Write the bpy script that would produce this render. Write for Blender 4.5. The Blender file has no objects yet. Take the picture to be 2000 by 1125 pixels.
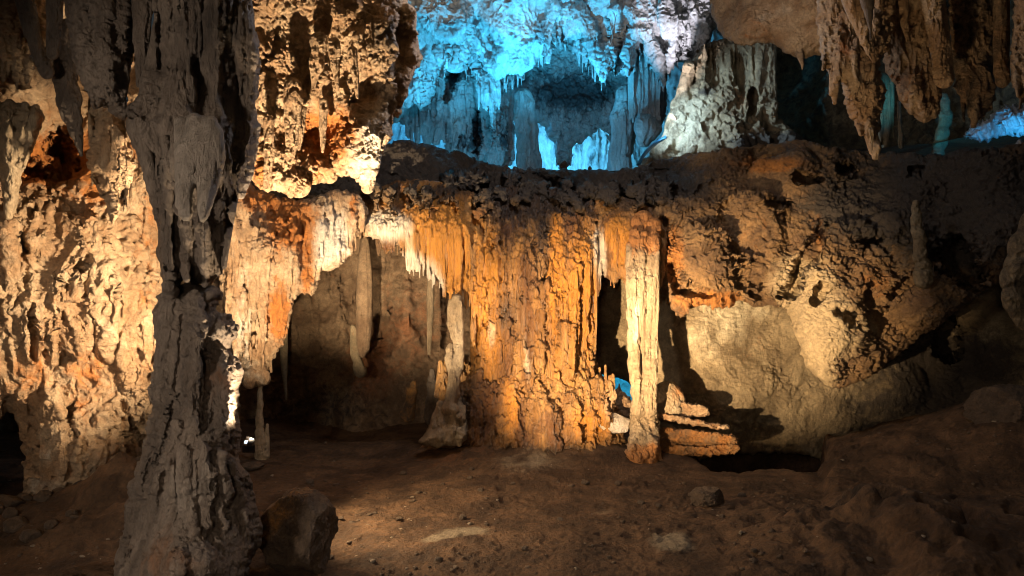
import bpy, math, random
import numpy as np

# ------------------------------------------------------------------ set-up
S = bpy.context.scene
COL = S.collection
F, CX, CY, CAMZ = 1500.0, 1000.0, 562.5, 3.0     # focal length (px of the 2000 px wide photo), centre, eye height
STEP = 1.8
f32 = np.float32

def P(px, py, Y):
    return ((px - CX) / F * Y, Y, CAMZ - (py - CY) / F * Y)

# ------------------------------------------------------------------ vectorised noise
_rng = np.random.RandomState(7)
_perm = np.concatenate([_rng.permutation(256)] * 3).astype(np.int32)
_g = _rng.normal(size=(256, 3)); _g /= np.linalg.norm(_g, axis=1)[:, None]; _g = _g.astype(f32)

def perlin(x, y, z):
    xi = np.floor(x); yi = np.floor(y); zi = np.floor(z)
    xf = (x - xi).astype(f32); yf = (y - yi).astype(f32); zf = (z - zi).astype(f32)
    xi = xi.astype(np.int32) & 255; yi = yi.astype(np.int32) & 255; zi = zi.astype(np.int32) & 255
    u = xf * xf * xf * (xf * (xf * 6 - 15) + 10)
    v = yf * yf * yf * (yf * (yf * 6 - 15) + 10)
    w = zf * zf * zf * (zf * (zf * 6 - 15) + 10)
    def gr(dx, dy, dz):
        h = _perm[_perm[_perm[xi + dx] + yi + dy] + zi + dz]
        g = _g[h]
        return g[..., 0] * (xf - dx) + g[..., 1] * (yf - dy) + g[..., 2] * (zf - dz)
    a = gr(0, 0, 0); a += u * (gr(1, 0, 0) - a)
    b = gr(0, 1, 0); b += u * (gr(1, 1, 0) - b)
    a += v * (b - a)
    c = gr(0, 0, 1); c += u * (gr(1, 0, 1) - c)
    d = gr(0, 1, 1); d += u * (gr(1, 1, 1) - d)
    c += v * (d - c)
    a += w * (c - a)
    return a * 1.5

def fbm(p, s, o=3, g=.5, sx=1, sy=1, sz=1, off=0.0):
    x, y, z = p[0] * s * sx + off, p[1] * s * sy + off * 1.7, p[2] * s * sz - off * .6
    r = 0; a = 1.0
    for i in range(o):
        r = r + a * perlin(x, y, z)
        x = x * 2.03 + 11.3; y = y * 2.03 - 7.1; z = z * 2.03 + 3.7
        a *= g
    return r

def ridge(p, s, o=2, g=.5, sx=1, sy=1, sz=1, off=0.0):
    x, y, z = p[0] * s * sx + off, p[1] * s * sy + off * 1.7, p[2] * s * sz - off * .6
    r = 0; a = 1.0
    for i in range(o):
        n = 1 - np.abs(perlin(x, y, z)) * 1.6
        r = r + a * (n * n - .5)
        x = x * 2.1 + 5.3; y = y * 2.1 - 9.1; z = z * 2.1 + 2.7
        a *= g
    return r

def sst(a, b, x):
    t = np.clip((x - a) / (b - a), 0, 1)
    return t * t * (3 - 2 * t)

def pits(p, s, lo=.12, hi=.42, **k):
    return sst(lo, hi, fbm(p, s, 2, .5, **k))

# relief textures: signed outward displacement in metres, p = (x, y, z) arrays
def warp(p, a, s):
    return (p[0] + a * perlin(p[0] * s + 31, p[1] * s, p[2] * s), p[1] + a * perlin(p[0] * s, p[1] * s + 17, p[2] * s), p[2] + a * perlin(p[0] * s, p[1] * s, p[2] * s + 53))

def patch(p, s, off, lo=.15):
    return lo + (1 - lo) * sst(-.2, .35, fbm(p, s, 2, .5, off=off))

def t_rough(p, k=1, s=1):
    q = warp(p, .25 / s, 1.3 * s)
    m, m2 = patch(p, .8 * s, 21), patch(p, 1.1 * s, 77)
    return k * (.11 * fbm(q, 1.3 * s, 2, .55, sz=.8) + .06 * m * ridge(q, 3.2 * s, 3, .55, sz=.7) - .10 * m2 * pits(q, 4.3 * s, sz=.75) - .05 * m * pits(p, 10 * s, off=5) + .018 * fbm(p, 15 * s, 2, .6))

def t_drip(p, k=1, s=1):      # rough stone that has run downwards
    q = warp(p, .22 / s, 1.1 * s)
    m, m2 = patch(p, .8 * s, 33), patch(p, 1.1 * s, 57)
    return k * (.10 * fbm(q, 1.2 * s, 2, .5, sz=.5) + .07 * ridge(q, 2.6 * s, 2, .55, sz=.25) - .09 * m * pits(q, 4.6 * s, sz=.5) + .035 * m2 * ridge(p, 8 * s, 2, .6, sz=.4) - .035 * m * pits(p, 11 * s, off=9) + .014 * fbm(p, 17 * s, 2, .6))

def t_flute(p, k=1, s=1):
    q = warp(p, .06 / s, .8 * s)
    m = patch(p, .9 * s, 11, .3)
    return k * (.055 * ridge(q, 3.4 * s, 2, .6, sz=.06) + .05 * ridge(q, 7.5 * s, 2, .6, sz=.06, off=3) + .022 * m * fbm(q, 5 * s, 2, .6, sz=.8) - .035 * m * pits(q, 9 * s, .1, .4, sz=.22) + .016 * fbm(p, 15 * s, 2, .6, sz=.7))

def t_rib(p, k=1, s=1):       # long narrow vertical ribs
    q = warp(p, .05 / s, .7 * s)
    m = patch(p, .8 * s, 15, .2)
    return k * (.065 * ridge(q, 3.0 * s, 2, .6, sz=.05) + .055 * ridge(q, 7.0 * s, 2, .6, sz=.05, off=3) + .02 * ridge(q, 14 * s, 1, .6, sz=.06, off=8) +   .008 * m * fbm(q, 4 * s, 2, .6, sz=1.2) - .014 * m * pits(q, 8 * s, .2, .5, sz=.2) + .007 * fbm(p, 15 * s, 2, .6))

def t_smooth(p, k=1, s=1):
    q = warp(p, .2 / s, .8 * s)
    return k * (.09 * fbm(q, 1.1 * s, 2, .5, sz=.45) + .035 * ridge(q, 2.6 * s, 2, .5, sz=.22) + .016 * fbm(p, 7 * s, 3, .6, sz=.7) - .02 * pits(p, 6 * s, .25, .5, sz=.5))

def t_wall(p, k=1, s=1):
    q = warp(p, .3 / s, .9 * s)
    return k * (.16 * fbm(q, .8 * s, 3, .5) + .05 * ridge(q, 2.2 * s, 2, .5) - .04 * pits(q, 5 * s) + .022 * fbm(p, 9 * s, 3, .6))

def t_scale(p, k=1, s=1):     # lapped, scaly, sideways-torn rock
    q = warp(p, .35 / s, .9 * s)
    m, m2 = patch(p, .6 * s, 41), patch(p, .9 * s, 63)
    return k * (.16 * fbm(q, .8 * s, 2, .5, sz=1.3) + .085 * m * ridge(q, 2.4 * s, 3, .6, sz=1.7) - .11 * m2 * pits(q, 5.0 * s, .08, .4, sz=1.8) + .035 * m * ridge(p, 9 * s, 2, .6, sz=1.6) - .03 * pits(p, 11 * s, .15, .4) + .014 * fbm(p, 16 * s, 2, .6))

def t_lump(p, k=1, s=1):
    q = warp(p, .15 / s, 1.5 * s)
    return k * (.10 * fbm(q, 1.6 * s, 2, .5) + .07 * np.abs(fbm(q, 3.6 * s, 2, .55, sz=.8)) + .05 * np.abs(fbm(q, 8 * s, 2, .55, off=4)) - .05 * pits(p, 9 * s) + .012 * fbm(p, 18 * s, 2, .6))

def t_left(p, k=1, s=1):      # broad runs with patches of pitting
    q = warp(p, .3 / s, .9 * s)
    m = sst(-.15, .35, fbm(p, .9 * s, 2, .5, off=21))
    m2 = sst(-.1, .4, fbm(p, 1.2 * s, 2, .5, off=77))
    return k * (.13 * fbm(q, .9 * s, 2, .5, sz=.55) + .075 * ridge(q, 1.9 * s, 2, .5, sz=.35) + (.2 + .8 * m) * (.05 * ridge(q, 4.5 * s, 2, .6, sz=.5) - .10 * pits(q, 4.2 * s, .2, .5, sz=.55)) - .05 * (.2 + .8 * m2) * pits(p, 9 * s, .12, .42, off=9) + .016 * fbm(p, 12 * s, 3, .6))

# ------------------------------------------------------------------ materials
def mk_rock(name, lo, hi, orange, pale, dark, scale=1.0, bump=.85, rough=.66, spec=.42, stretch=1.0, speck=.5):
    m = bpy.data.materials.new(name); m.use_nodes = True
    nt = m.node_tree; N = nt.nodes; L = nt.links
    for n in list(N): N.remove(n)
    out = N.new('ShaderNodeOutputMaterial'); b = N.new('ShaderNodeBsdfPrincipled')
    L.new(b.outputs[0], out.inputs[0])
    tc = N.new('ShaderNodeTexCoord'); mp = N.new('ShaderNodeMapping')
    L.new(tc.outputs['Object'], mp.inputs[0]); mp.inputs['Scale'].default_value = (scale, scale, scale * stretch)
    def noise(s, d, r, dist=0.0, src=None):
        n = N.new('ShaderNodeTexNoise'); n.inputs['Scale'].default_value = s; n.inputs['Detail'].default_value = d
        n.inputs['Roughness'].default_value = r; n.inputs['Distortion'].default_value = dist
        L.new((src or mp).outputs[0], n.inputs['Vector']); return n.outputs['Fac']
    def math_(op, a, c, clamp=False):
        n = N.new('ShaderNodeMath'); n.operation = op; n.use_clamp = clamp
        for i, v in enumerate((a, c)):
            if hasattr(v, 'node'): L.new(v, n.inputs[i])
            else: n.inputs[i].default_value = v
        return n.outputs[0]
    def rng(v, a, c, lo_=0.0, hi_=1.0):
        n = N.new('ShaderNodeMapRange'); n.interpolation_type = 'SMOOTHSTEP'
        L.new(v, n.inputs['Value']); n.inputs['From Min'].default_value = a; n.inputs['From Max'].default_value = c
        n.inputs['To Min'].default_value = lo_; n.inputs['To Max'].default_value = hi_
        return n.outputs[0]
    def mix(f, a, c, mode='MIX'):
        n = N.new('ShaderNodeMix'); n.data_type = 'RGBA'; n.blend_type = mode
        if hasattr(f, 'node'): L.new(f, n.inputs[0])
        else: n.inputs[0].default_value = f
        for s_, v in ((n.inputs[6], a), (n.inputs[7], c)):
            if hasattr(v, 'node'): L.new(v, s_)
            else: s_.default_value = (*v, 1)
        return n.outputs[2]
    n1 = noise(1.7, 8, .62, .3); n2 = noise(3.4, 9, .7, .6); n3 = noise(11, 6, .7); n4 = noise(30, 5, .7)
    at = N.new('ShaderNodeAttribute'); at.attribute_name = 'stain'
    sp = N.new('ShaderNodeSeparateColor'); L.new(at.outputs['Color'], sp.inputs[0])
    c = mix(rng(n1, .36, .66), lo, hi)
    def mask(ch, nz, amt):
        return rng(math_('ADD', sp.outputs[ch], math_('MULTIPLY', math_('SUBTRACT', nz, .5), amt)), .32, .72)
    c = mix(mask(0, n2, 1.3), c, orange)
    c = mix(mask(1, n1, 1.2), c, pale)
    c = mix(mask(2, n2, 1.2), c, dark)
    v = math_('ADD', math_('MULTIPLY', rng(n3, .28, .72), speck), math_('MULTIPLY', rng(n4, .25, .75), speck * .6))
    v = math_('ADD', v, 1.0 - speck * .85)
    hsv = N.new('ShaderNodeHueSaturation'); L.new(c, hsv.inputs['Color']); L.new(v, hsv.inputs['Value'])
    L.new(hsv.outputs[0], b.inputs['Base Color'])
    vo = N.new('ShaderNodeTexVoronoi'); vo.inputs['Scale'].default_value = 14; L.new(mp.outputs[0], vo.inputs['Vector'])
    h = math_('ADD', math_('MULTIPLY', noise(7, 10, .72, .2), 1.0), math_('MULTIPLY', rng(vo.outputs['Distance'], 0, .35), .22))
    h = math_('ADD', h, math_('MULTIPLY', n4, .75)); h = math_('ADD', h, math_('MULTIPLY', noise(48, 4, .75), .45))
    bp = N.new('ShaderNodeBump'); bp.inputs['Strength'].default_value = bump; bp.inputs['Distance'].default_value = .09
    L.new(h, bp.inputs['Height']); L.new(bp.outputs[0], b.inputs['Normal'])
    b.inputs['Specular IOR Level'].default_value = spec
    L.new(rng(n3, .3, .7, rough - .14, rough + .1), b.inputs['Roughness'])
    return m

OR = (.42, .15, .030); PALE = (.62, .53, .42); DK = (.045, .034, .026)
M = {
    'lime':   mk_rock('warm limestone', (.34, .20, .10), (.50, .355, .215), OR, PALE, DK),
    'grey':   mk_rock('grey dripstone', (.12, .088, .064), (.22, .168, .125), (.20, .10, .05), (.31, .255, .20), (.06, .045, .034), stretch=.5),
    'flow':   mk_rock('orange flowstone', (.13, .055, .020), (.42, .225, .075), (.45, .19, .03), (.60, .50, .37), (.06, .035, .02), stretch=.13, rough=.42, spec=.55),
    'cream':  mk_rock('pale flowstone', (.26, .18, .10), (.45, .34, .215), (.44, .19, .06), (.68, .60, .50), (.13, .09, .06), stretch=.4),
    'bridge': mk_rock('weathered ledge rock', (.15, .085, .042), (.34, .20, .085), (.42, .17, .04), (.50, .37, .21), (.070, .054, .040), rough=.56, spec=.45),
    'wall':   mk_rock('cave wall rock', (.20, .145, .08), (.33, .25, .145), (.34, .16, .06), (.50, .42, .28), (.06, .045, .032), bump=.75),
    'blue':   mk_rock('white calcite', (.40, .40, .40), (.62, .62, .62), (.30, .26, .22), (.74, .74, .74), (.09, .10, .11), stretch=.5, bump=.7, speck=.3),
    'alcove': mk_rock('brown alcove rock', (.16, .095, .05), (.31, .205, .115), (.28, .12, .05), (.34, .26, .17), (.04, .03, .022)),
    'soil':   mk_rock('trodden cave soil', (.056, .031, .016), (.145, .082, .042), (.17, .075, .03), (.24, .19, .125), (.02, .014, .010), bump=.8, rough=.8, spec=.3, speck=.6),
    'boulder': mk_rock('brown boulder stone', (.075, .05, .032), (.155, .105, .066), (.42, .2, .05), (.3, .24, .17), (.05, .036, .028)),
}
def plain(name, col, rough):
    m = bpy.data.materials.new(name); m.use_nodes = True
    b = m.node_tree.nodes['Principled BSDF']; b.inputs['Base Color'].default_value = (*col, 1); b.inputs['Roughness'].default_value = rough
    n = m.node_tree.nodes.new('ShaderNodeTexNoise'); n.inputs['Scale'].default_value = 30
    bp = m.node_tree.nodes.new('ShaderNodeBump'); bp.inputs['Strength'].default_value = .15
    m.node_tree.links.new(n.outputs['Fac'], bp.inputs['Height']); m.node_tree.links.new(bp.outputs[0], b.inputs['Normal'])
    return m
M['cable'] = plain('blue plastic pipe', (.03, .16, .30), .4)

# ------------------------------------------------------------------ mesh output
def add_mesh(name, co, quads, mat, parent=None, stain=None, origin=None):
    me = bpy.data.meshes.new(name)
    co = np.asarray(co, dtype=f32)
    if origin is None:
        zmin = co[:, 2].min(); c = co.mean(0); origin = (float(c[0]), float(c[1]), float(zmin))
    if parent is not None: origin = tuple(parent['_o'])
    o = np.array(origin, dtype=f32)
    co = co - o
    n, k = quads.shape
    me.vertices.add(len(co)); me.vertices.foreach_set('co', co.ravel())
    me.loops.add(n * k); me.loops.foreach_set('vertex_index', quads.astype(np.int32).ravel())
    me.polygons.add(n); me.polygons.foreach_set('loop_start', np.arange(0, n * k, k, dtype=np.int32))
    me.polygons.foreach_set('use_smooth', np.ones(n, dtype=bool))
    me.update(calc_edges=True)
    if stain is not None:
        a = me.attributes.new('stain', 'FLOAT_COLOR', 'POINT')
        a.data.foreach_set('color', np.concatenate([stain, np.ones((len(co), 1))], 1).astype(f32).ravel())
    me.materials.append(M[mat] if isinstance(mat, str) else mat)
    ob = bpy.data.objects.new(name, me); COL.objects.link(ob)
    if parent is not None: ob.parent = parent
    else: ob.location = origin
    ob['_o'] = [float(v) for v in origin]
    return ob

def tag(o, label=None, cat=None, group=None, kind=None):
    if label: o['label'] = label
    if cat: o['category'] = cat
    if group: o['group'] = group
    if kind or cat: o['kind'] = kind or 'thing'
    return o

def empty(name, px, py, Y, label, cat, group=None):
    e = bpy.data.objects.new(name, None); COL.objects.link(e)
    e.location = P(px, py, Y); e['_o'] = [float(v) for v in P(px, py, Y)]; e.empty_display_size = .2
    return tag(e, label, cat, group)

def chaikin(pts, n=2, closed=True):
    p = np.array(pts, dtype=float)
    for _ in range(n):
        q = np.roll(p, -1, 0) if closed else p[1:]
        a = p if closed else p[:-1]
        p = np.stack([a * .75 + q * .25, a * .25 + q * .75], 1).reshape(-1, 2)
    return p

def ctrl(*pts, pw=2.5):
    A = np.array(pts, dtype=float)
    def fn(x, y):
        w = 0; s = 0
        for a, b, c in A:
            k = 1.0 / (((x - a) ** 2 + (y - b) ** 2) + 900.0) ** (pw / 2)
            w = w + k; s = s + k * c
        return s / w
    return fn

def const(v):
    return lambda x, y: np.zeros_like(np.asarray(x, dtype=float)) + v

# ------------------------------------------------------------------ solid formations built from outlines, with real depth on both sides
class Solid:
    def __init__(s, box, Y, step=None, seed=0):
        st = step or STEP
        s.st = st; s.x0, s.y0 = box[0], box[1]
        s.nx = int((box[2] - box[0]) / st) + 2; s.ny = int((box[3] - box[1]) / st) + 2
        s.X, s.Yp = np.meshgrid(s.x0 + np.arange(s.nx) * st, s.y0 + np.arange(s.ny) * st)
        s.X = s.X.astype(f32); s.Yp = s.Yp.astype(f32)
        s.f = np.full(s.X.shape, 1e3, f32); s.b = np.full(s.X.shape, -1e3, f32); s.sd = np.full(s.X.shape, -1e3, f32)
        s.Y = Y if callable(Y) else const(Y)
        s.seed = seed; s.rnd = random.Random(seed * 77 + 5)
        s.blobs = []
    def poly(s, pts, R=40, T=.5, Tb=None, rag=(4, 25), Y=None, k=.08, cut=2, pw=.5):
        Yf = s.Y if Y is None else (Y if callable(Y) else const(Y))
        p = chaikin(pts, cut) if cut else np.array(pts, float)
        X, Yp = s.X, s.Yp
        d2 = np.full(X.shape, 1e12, f32); ins = np.zeros(X.shape, bool)
        q = np.roll(p, -1, 0)
        for (ax, ay), (bx, by) in zip(p, q):
            ex, ey = bx - ax, by - ay
            l2 = ex * ex + ey * ey + 1e-9
            t = np.clip(((X - ax) * ex + (Yp - ay) * ey) / l2, 0, 1)
            d2 = np.minimum(d2, (X - ax - t * ex) ** 2 + (Yp - ay - t * ey) ** 2)
            if abs(ey) > 1e-9:
                c = ((ay > Yp) != (by > Yp)) & (X < ex * (Yp - ay) / ey + ax)
                ins ^= c
        sd = np.sqrt(d2); sd = np.where(ins, sd, -sd)
        if rag and rag[0]:
            n = fbm((X / rag[1], Yp / rag[1], np.full(X.shape, s.seed * 3.1 + len(p) * .37, f32)), 1, 3, .55)
            sd = sd + rag[0] * n * np.clip(1.5 - np.abs(sd) / (rag[0] * 6), 0, 1)
        h = np.clip(sd / R, 0, 1)
        prof = (1 - (1 - h) ** 2) ** pw
        Yv = Yf(X, Yp).astype(f32)
        mid = Yv + T
        s._merge(sd, mid - T * prof, mid + (T if Tb is None else Tb) * prof, mid, k)
        return s
    def _merge(s, sd, f, b, mid, k, sl=(slice(None), slice(None))):
        F_, B_, D_ = s.f[sl], s.b[sl], s.sd[sl]
        inn = sd > 0; had = D_ > 0
        h = np.clip(.5 + .5 * (F_ - f) / k, 0, 1)
        sm = F_ + (f - F_) * h - k * h * (1 - h)
        nf = np.where(inn, np.where(had, sm, f), F_)
        nb = np.where(inn, np.where(had, np.maximum(B_, b), b), B_)
        rim = (~inn) & (~had) & (sd > D_) & (sd > -4 * s.st)
        nf = np.where(rim, mid, nf); nb = np.where(rim, mid, nb)
        s.f[sl] = nf; s.b[sl] = nb; s.sd[sl] = np.maximum(D_, sd)
    def at(s, px, py):
        i = int(np.clip((py - s.y0) / s.st, 0, s.ny - 1)); j = int(np.clip((px - s.x0) / s.st, 0, s.nx - 1))
        return float(s.f[i, j]) if s.sd[i, j] > 0 else float(s.Y(np.array(px), np.array(py)))
    def drip(s, chain, sink=.3, Y=None, k=.04, flat=1.0, cap=None):
        """a rounded strand along px points (x, y, radius); follows the surface it lies on"""
        ch = [tuple(c) for c in chain]
        if Y is None:
            ys = [s.at(c[0], c[1]) for c in ch]
            m0 = ys[0]
            ys = [min(y, m0 + .25) for y in ys]
        else:
            ys = [Y(np.array(c[0]), np.array(c[1])) if callable(Y) else Y for c in ch]
        r = max(c[2] for c in ch) + 3 * s.st
        xa, xb = min(c[0] for c in ch) - r, max(c[0] for c in ch) + r
        ya, yb = min(c[1] for c in ch) - r, max(c[1] for c in ch) + r
        j0, j1 = max(0, int((xa - s.x0) / s.st)), min(s.nx, int((xb - s.x0) / s.st) + 2)
        i0, i1 = max(0, int((ya - s.y0) / s.st)), min(s.ny, int((yb - s.y0) / s.st) + 2)
        if j1 - j0 < 2 or i1 - i0 < 2: return s
        sl = (slice(i0, i1), slice(j0, j1))
        X, Yp = s.X[sl], s.Yp[sl]
        best = np.full(X.shape, -1e3, f32); T = np.zeros(X.shape, f32); C = np.full(X.shape, ys[0], f32)
        for a, b, ya_, yb_ in zip(ch[:-1], ch[1:], ys[:-1], ys[1:]):
            ex, ey = b[0] - a[0], b[1] - a[1]
            l2 = ex * ex + ey * ey + 1e-9
            t = np.clip(((X - a[0]) * ex + (Yp - a[1]) * ey) / l2, 0, 1)
            d = np.sqrt((X - a[0] - t * ex) ** 2 + (Yp - a[1] - t * ey) ** 2)
            rad = a[2] + t * (b[2] - a[2])
            sdi = rad - d
            cy = ya_ + t * (yb_ - ya_)
            tt = np.sqrt(np.maximum(rad * rad - d * d, 0)) * cy / F * flat
            m = sdi > best
            best = np.where(m, sdi, best); T = np.where(m, tt, T); C = np.where(m, cy + sink * rad * cy / F, C)
        s._merge(best, C - T, C + T, C, k, sl)
        return s
    def bump(s, chain, **k):
        """a drip that must lie on the body already there"""
        for c in (chain[0], chain[-1]):
            i, j = int((c[1] - s.y0) / s.st), int((c[0] - s.x0) / s.st)
            if not (0 <= i < s.ny and 0 <= j < s.nx) or s.sd[i, j] < c[2] * .4: return s
        return s.drip(chain, **k)
    def dent(s, chain, depth, soft=.5):
        """hollows the front face along px points (x, y, radius) by depth metres"""
        best = np.zeros(s.X.shape, f32)
        nz = fbm((s.X / 14, s.Yp / 14, np.full(s.X.shape, s.seed + 3.3, f32)), 1, 3, .6)
        for a, b in zip(chain[:-1], chain[1:]):
            ex, ey = b[0] - a[0], b[1] - a[1]; l2 = ex * ex + ey * ey + 1e-9
            t = np.clip(((s.X - a[0]) * ex + (s.Yp - a[1]) * ey) / l2, 0, 1)
            d = np.sqrt((s.X - a[0] - t * ex) ** 2 + (s.Yp - a[1] - t * ey) ** 2)
            rad = a[2] + t * (b[2] - a[2])
            best = np.maximum(best, sst(0, soft, 1 - d / rad + .35 * nz))
        m = (s.sd > 0) & (best > 0)
        s.f = np.where(m, s.f + depth * best, s.f); s.b = np.where(m, np.maximum(s.b, s.f + .15), s.b)
        return s
    def flutes(s, x0, x1, top, bot, n, r=(3, 8), ln=(.6, 1.0), jit=.5, sink=.35, k=.03, tip=.35, Y=None, lean=0.0):
        """n vertical strands between two profiles (callables or numbers of x)"""
        T = top if callable(top) else (lambda x: top)
        B = bot if callable(bot) else (lambda x: bot)
        R = s.rnd
        for i in range(n):
            x = x0 + (x1 - x0) * R.random()
            t, b = T(x), B(x)
            L = b - t
            if L < 6: continue
            l = L * R.uniform(*ln)
            y0 = t + (L - l) * R.random() * (1 if ln[1] < .95 else R.random())
            rr = r[0] + (r[1] - r[0]) * R.random() ** 1.6
            m = max(3, int(l / 28)); ch = []
            xx = x
            for q in range(m + 1):
                u = q / m
                taper = (1 - (1 - tip) * u ** 1.6) * (.7 + .3 * min(1, u * 6))
                ch.append((xx, y0 + l * u, rr * taper * R.uniform(.82, 1.18)))
                xx += R.gauss(0, jit) * rr * .35 + lean * l / m
            s.drip(ch, sink=sink, k=k, Y=Y)
        return s
    def stain(s, *b):            # (x, y, rx, ry, channel, amount): mineral staining, and some painted shade
        s.blobs += b; return s
    def build(s, name, mat, tex=None, parent=None, base=(0, 0, 0), edge=5.0, tb=True):
        keep = s.sd > 0
        cell = keep[:-1, :-1] | keep[1:, :-1] | keep[:-1, 1:] | keep[1:, 1:]
        use = np.zeros_like(keep); use[:-1, :-1] |= cell; use[1:, :-1] |= cell; use[:-1, 1:] |= cell; use[1:, 1:] |= cell
        gy, gx = np.gradient(np.clip(s.sd, -6 * s.st, 1e3), s.st)
        gl = np.sqrt(gx * gx + gy * gy) + 1e-3
        out = use & ~keep
        mv = np.where(out, np.clip(-s.sd, 0, 1.5 * s.st), 0)
        X = s.X + gx / gl * mv; Yp = s.Yp + gy / gl * mv
        # rims on the frame of the grid are closed like any other rim
        rim = out.copy(); rim[0, :] |= use[0, :]; rim[-1, :] |= use[-1, :]; rim[:, 0] |= use[:, 0]; rim[:, -1] |= use[:, -1]
        f = s.f; b = np.maximum(s.b, f + .01)
        bad = use & (f > 500)
        f = np.where(bad, s.Y(s.X, s.Yp), f); b = np.where(bad, f, b)
        def world(Y):
            return np.stack([(X - CX) / F * Y, Y, CAMZ - (Yp - CY) / F * Y], -1).astype(f32)
        def normals(W):
            du = np.gradient(W, axis=1); dv = np.gradient(W, axis=0)
            n = np.cross(dv, du)
            return n / (np.linalg.norm(n, axis=-1, keepdims=True) + 1e-9)
        Wf, Wb = world(f), world(b)
        wt = np.clip(s.sd / edge, 0, 1)
        wt = np.where(rim, 0, wt)
        if tex is not None:
            nf = normals(np.where(use[..., None], Wf, 0))
            flip = np.sign((nf * (Wf - np.array([0, 0, CAMZ], f32))).sum(-1, keepdims=True))
            nf = -nf * np.where(flip == 0, 1, flip)
            u = use
            pts = (Wf[..., 0][u], Wf[..., 1][u], Wf[..., 2][u])
            d = np.zeros(use.shape, f32); d[u] = tex(pts)
            # keep the push mostly across the surface, never tearing the rim
            Wf = Wf + nf * (d * wt)[..., None]
            if tb:
                dirb = (Wb - np.array([0, 0, CAMZ], f32)); dirb /= np.linalg.norm(dirb, axis=-1, keepdims=True)
                Wb = Wb + dirb * (d * wt * .6)[..., None]
        idf = np.full(use.shape, -1, np.int64); nfv = int(use.sum()); idf[use] = np.arange(nfv)
        inner = use & ~rim
        idb = idf.copy(); nb = int(inner.sum()); idb[inner] = nfv + np.arange(nb)
        co = np.concatenate([Wf[use], Wb[inner]])
        ci, cj = np.nonzero(cell)
        qf = np.stack([idf[ci, cj], idf[ci + 1, cj], idf[ci + 1, cj + 1], idf[ci, cj + 1]], 1)
        qb = np.stack([idb[ci, cj], idb[ci, cj + 1], idb[ci + 1, cj + 1], idb[ci + 1, cj]], 1)
        same = (qf[:, [0, 3, 2, 1]] == qb).all(1)
        quads = np.concatenate([qf, qb[~same]])
        xs = np.concatenate([s.X[use], s.X[inner]]); yz = np.concatenate([s.Yp[use], s.Yp[inner]])
        st = np.zeros((len(co), 3), f32) + np.array(base, f32)
        for (bx, by, rx, ry, chn, am) in s.blobs:
            e = np.exp(-(((xs - bx) / rx) ** 2 + ((yz - by) / ry) ** 2))
            st[:, chn] += am * e
        return add_mesh(name, co, quads, mat, parent, st)

def strand(name, chain, Y, mat, tex, parent=None, base=(0, 0, 0), step=None, tip=None, extra=(), flat=1.0, seed=0, edge=3.0):
    """a free-hanging or standing round formation"""
    pts = list(chain) + [c for e in extra for c in e]
    r = max(c[2] for c in pts) + 8
    box = (min(c[0] for c in pts) - r, min(c[1] for c in pts) - r, max(c[0] for c in pts) + r, max(c[1] for c in pts) + r)
    s = Solid(box, Y, step, seed)
    s.drip(chain, sink=0, Y=Y, flat=flat)
    for e in extra: s.drip(e, sink=0, Y=Y - .4 * e[0][2] * Y / F, flat=flat, k=.05)
    return s.build(name, mat, tex, parent, base, edge=edge)

def wob(chain, seed, amp=.25, sub=5):
    """adds natural swelling and wander to a strand"""
    R = random.Random(seed); out = []
    for a, b in zip(chain[:-1], chain[1:]):
        for q in range(sub):
            t = q / sub
            r = a[2] + (b[2] - a[2]) * t
            w = 0 if (q == 0 and not out) else amp
            out.append((a[0] + (b[0] - a[0]) * t + R.gauss(0, w * r * .5), a[1] + (b[1] - a[1]) * t, r * (1 + R.uniform(-w, w))))
    out.append(chain[-1]); return out

def sphere_dirs(n):
    import bmesh
    bm = bmesh.new(); bmesh.ops.create_icosphere(bm, subdivisions=n, radius=1)
    bm.verts.ensure_lookup_table()
    v = np.array([x.co[:] for x in bm.verts], f32); t = np.array([[w.index for w in fc.verts] for fc in bm.faces], np.int64)
    bm.free(); return v, t
_ico = {n: sphere_dirs(n) for n in (3, 4, 6)}

def rock(name, px, py, Y, w, h, d, mat, seed, cuts=9, lvl=6, rot=0.0, base=(0, 0, 0), rough=1.0, sit=True, lamp_tint=None, boxy=.0):
    """an angular broken stone: w, h, d in photo pixels, (px, py) its base centre"""
    v, t = _ico[lvl]
    R = np.random.RandomState(seed)
    p = v.copy()
    if boxy:
        q = np.abs(p) ** (1 + 3 * boxy); p = p / (q.sum(1, keepdims=True) ** (1 / (1 + 3 * boxy))) * .86
    for i in range(cuts):
        n = R.normal(size=3); n /= np.linalg.norm(n)
        c = R.uniform(.60, .88)
        e = p @ n.astype(f32) - c
        p = p - np.where(e > 0, e * .93, 0)[:, None] * n.astype(f32)
    nrm = v / np.linalg.norm(v, axis=1, keepdims=True)
    q = (p[:, 0] + seed * 3.3, p[:, 1] - seed, p[:, 2] + seed * 1.7)
    p = p + nrm * (rough * (.10 * fbm(q, 1.6, 3, .55) + .035 * ridge(q, 4, 2, .6) + .015 * fbm(q, 13, 2, .6) - .012 * pits(q, 6)))[:, None]
    p -= (p.max(0) + p.min(0)) / 2; p /= (p.max(0) - p.min(0)) / 2
    c, s_ = math.cos(rot), math.sin(rot)
    k = Y / F
    X = p[:, 0] * w / 2 * k; Z = p[:, 2] * h / 2 * k; D = p[:, 1] * d / 2 * k
    X, Z = X * c - Z * s_, X * s_ + Z * c
    o = P(px, py, Y)
    co = np.stack([X + o[0], D + o[1], Z + o[2] + h / 2 * k], 1)
    st = np.zeros((len(co), 3), f32) + np.array(base, f32)
    if lamp_tint is not None:
        st[:, 0] += lamp_tint * sst(.0, .7, p[:, 2] - p[:, 0])  # warm lamp light painted onto the upper left faces
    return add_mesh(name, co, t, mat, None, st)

exec_parts = []
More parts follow.
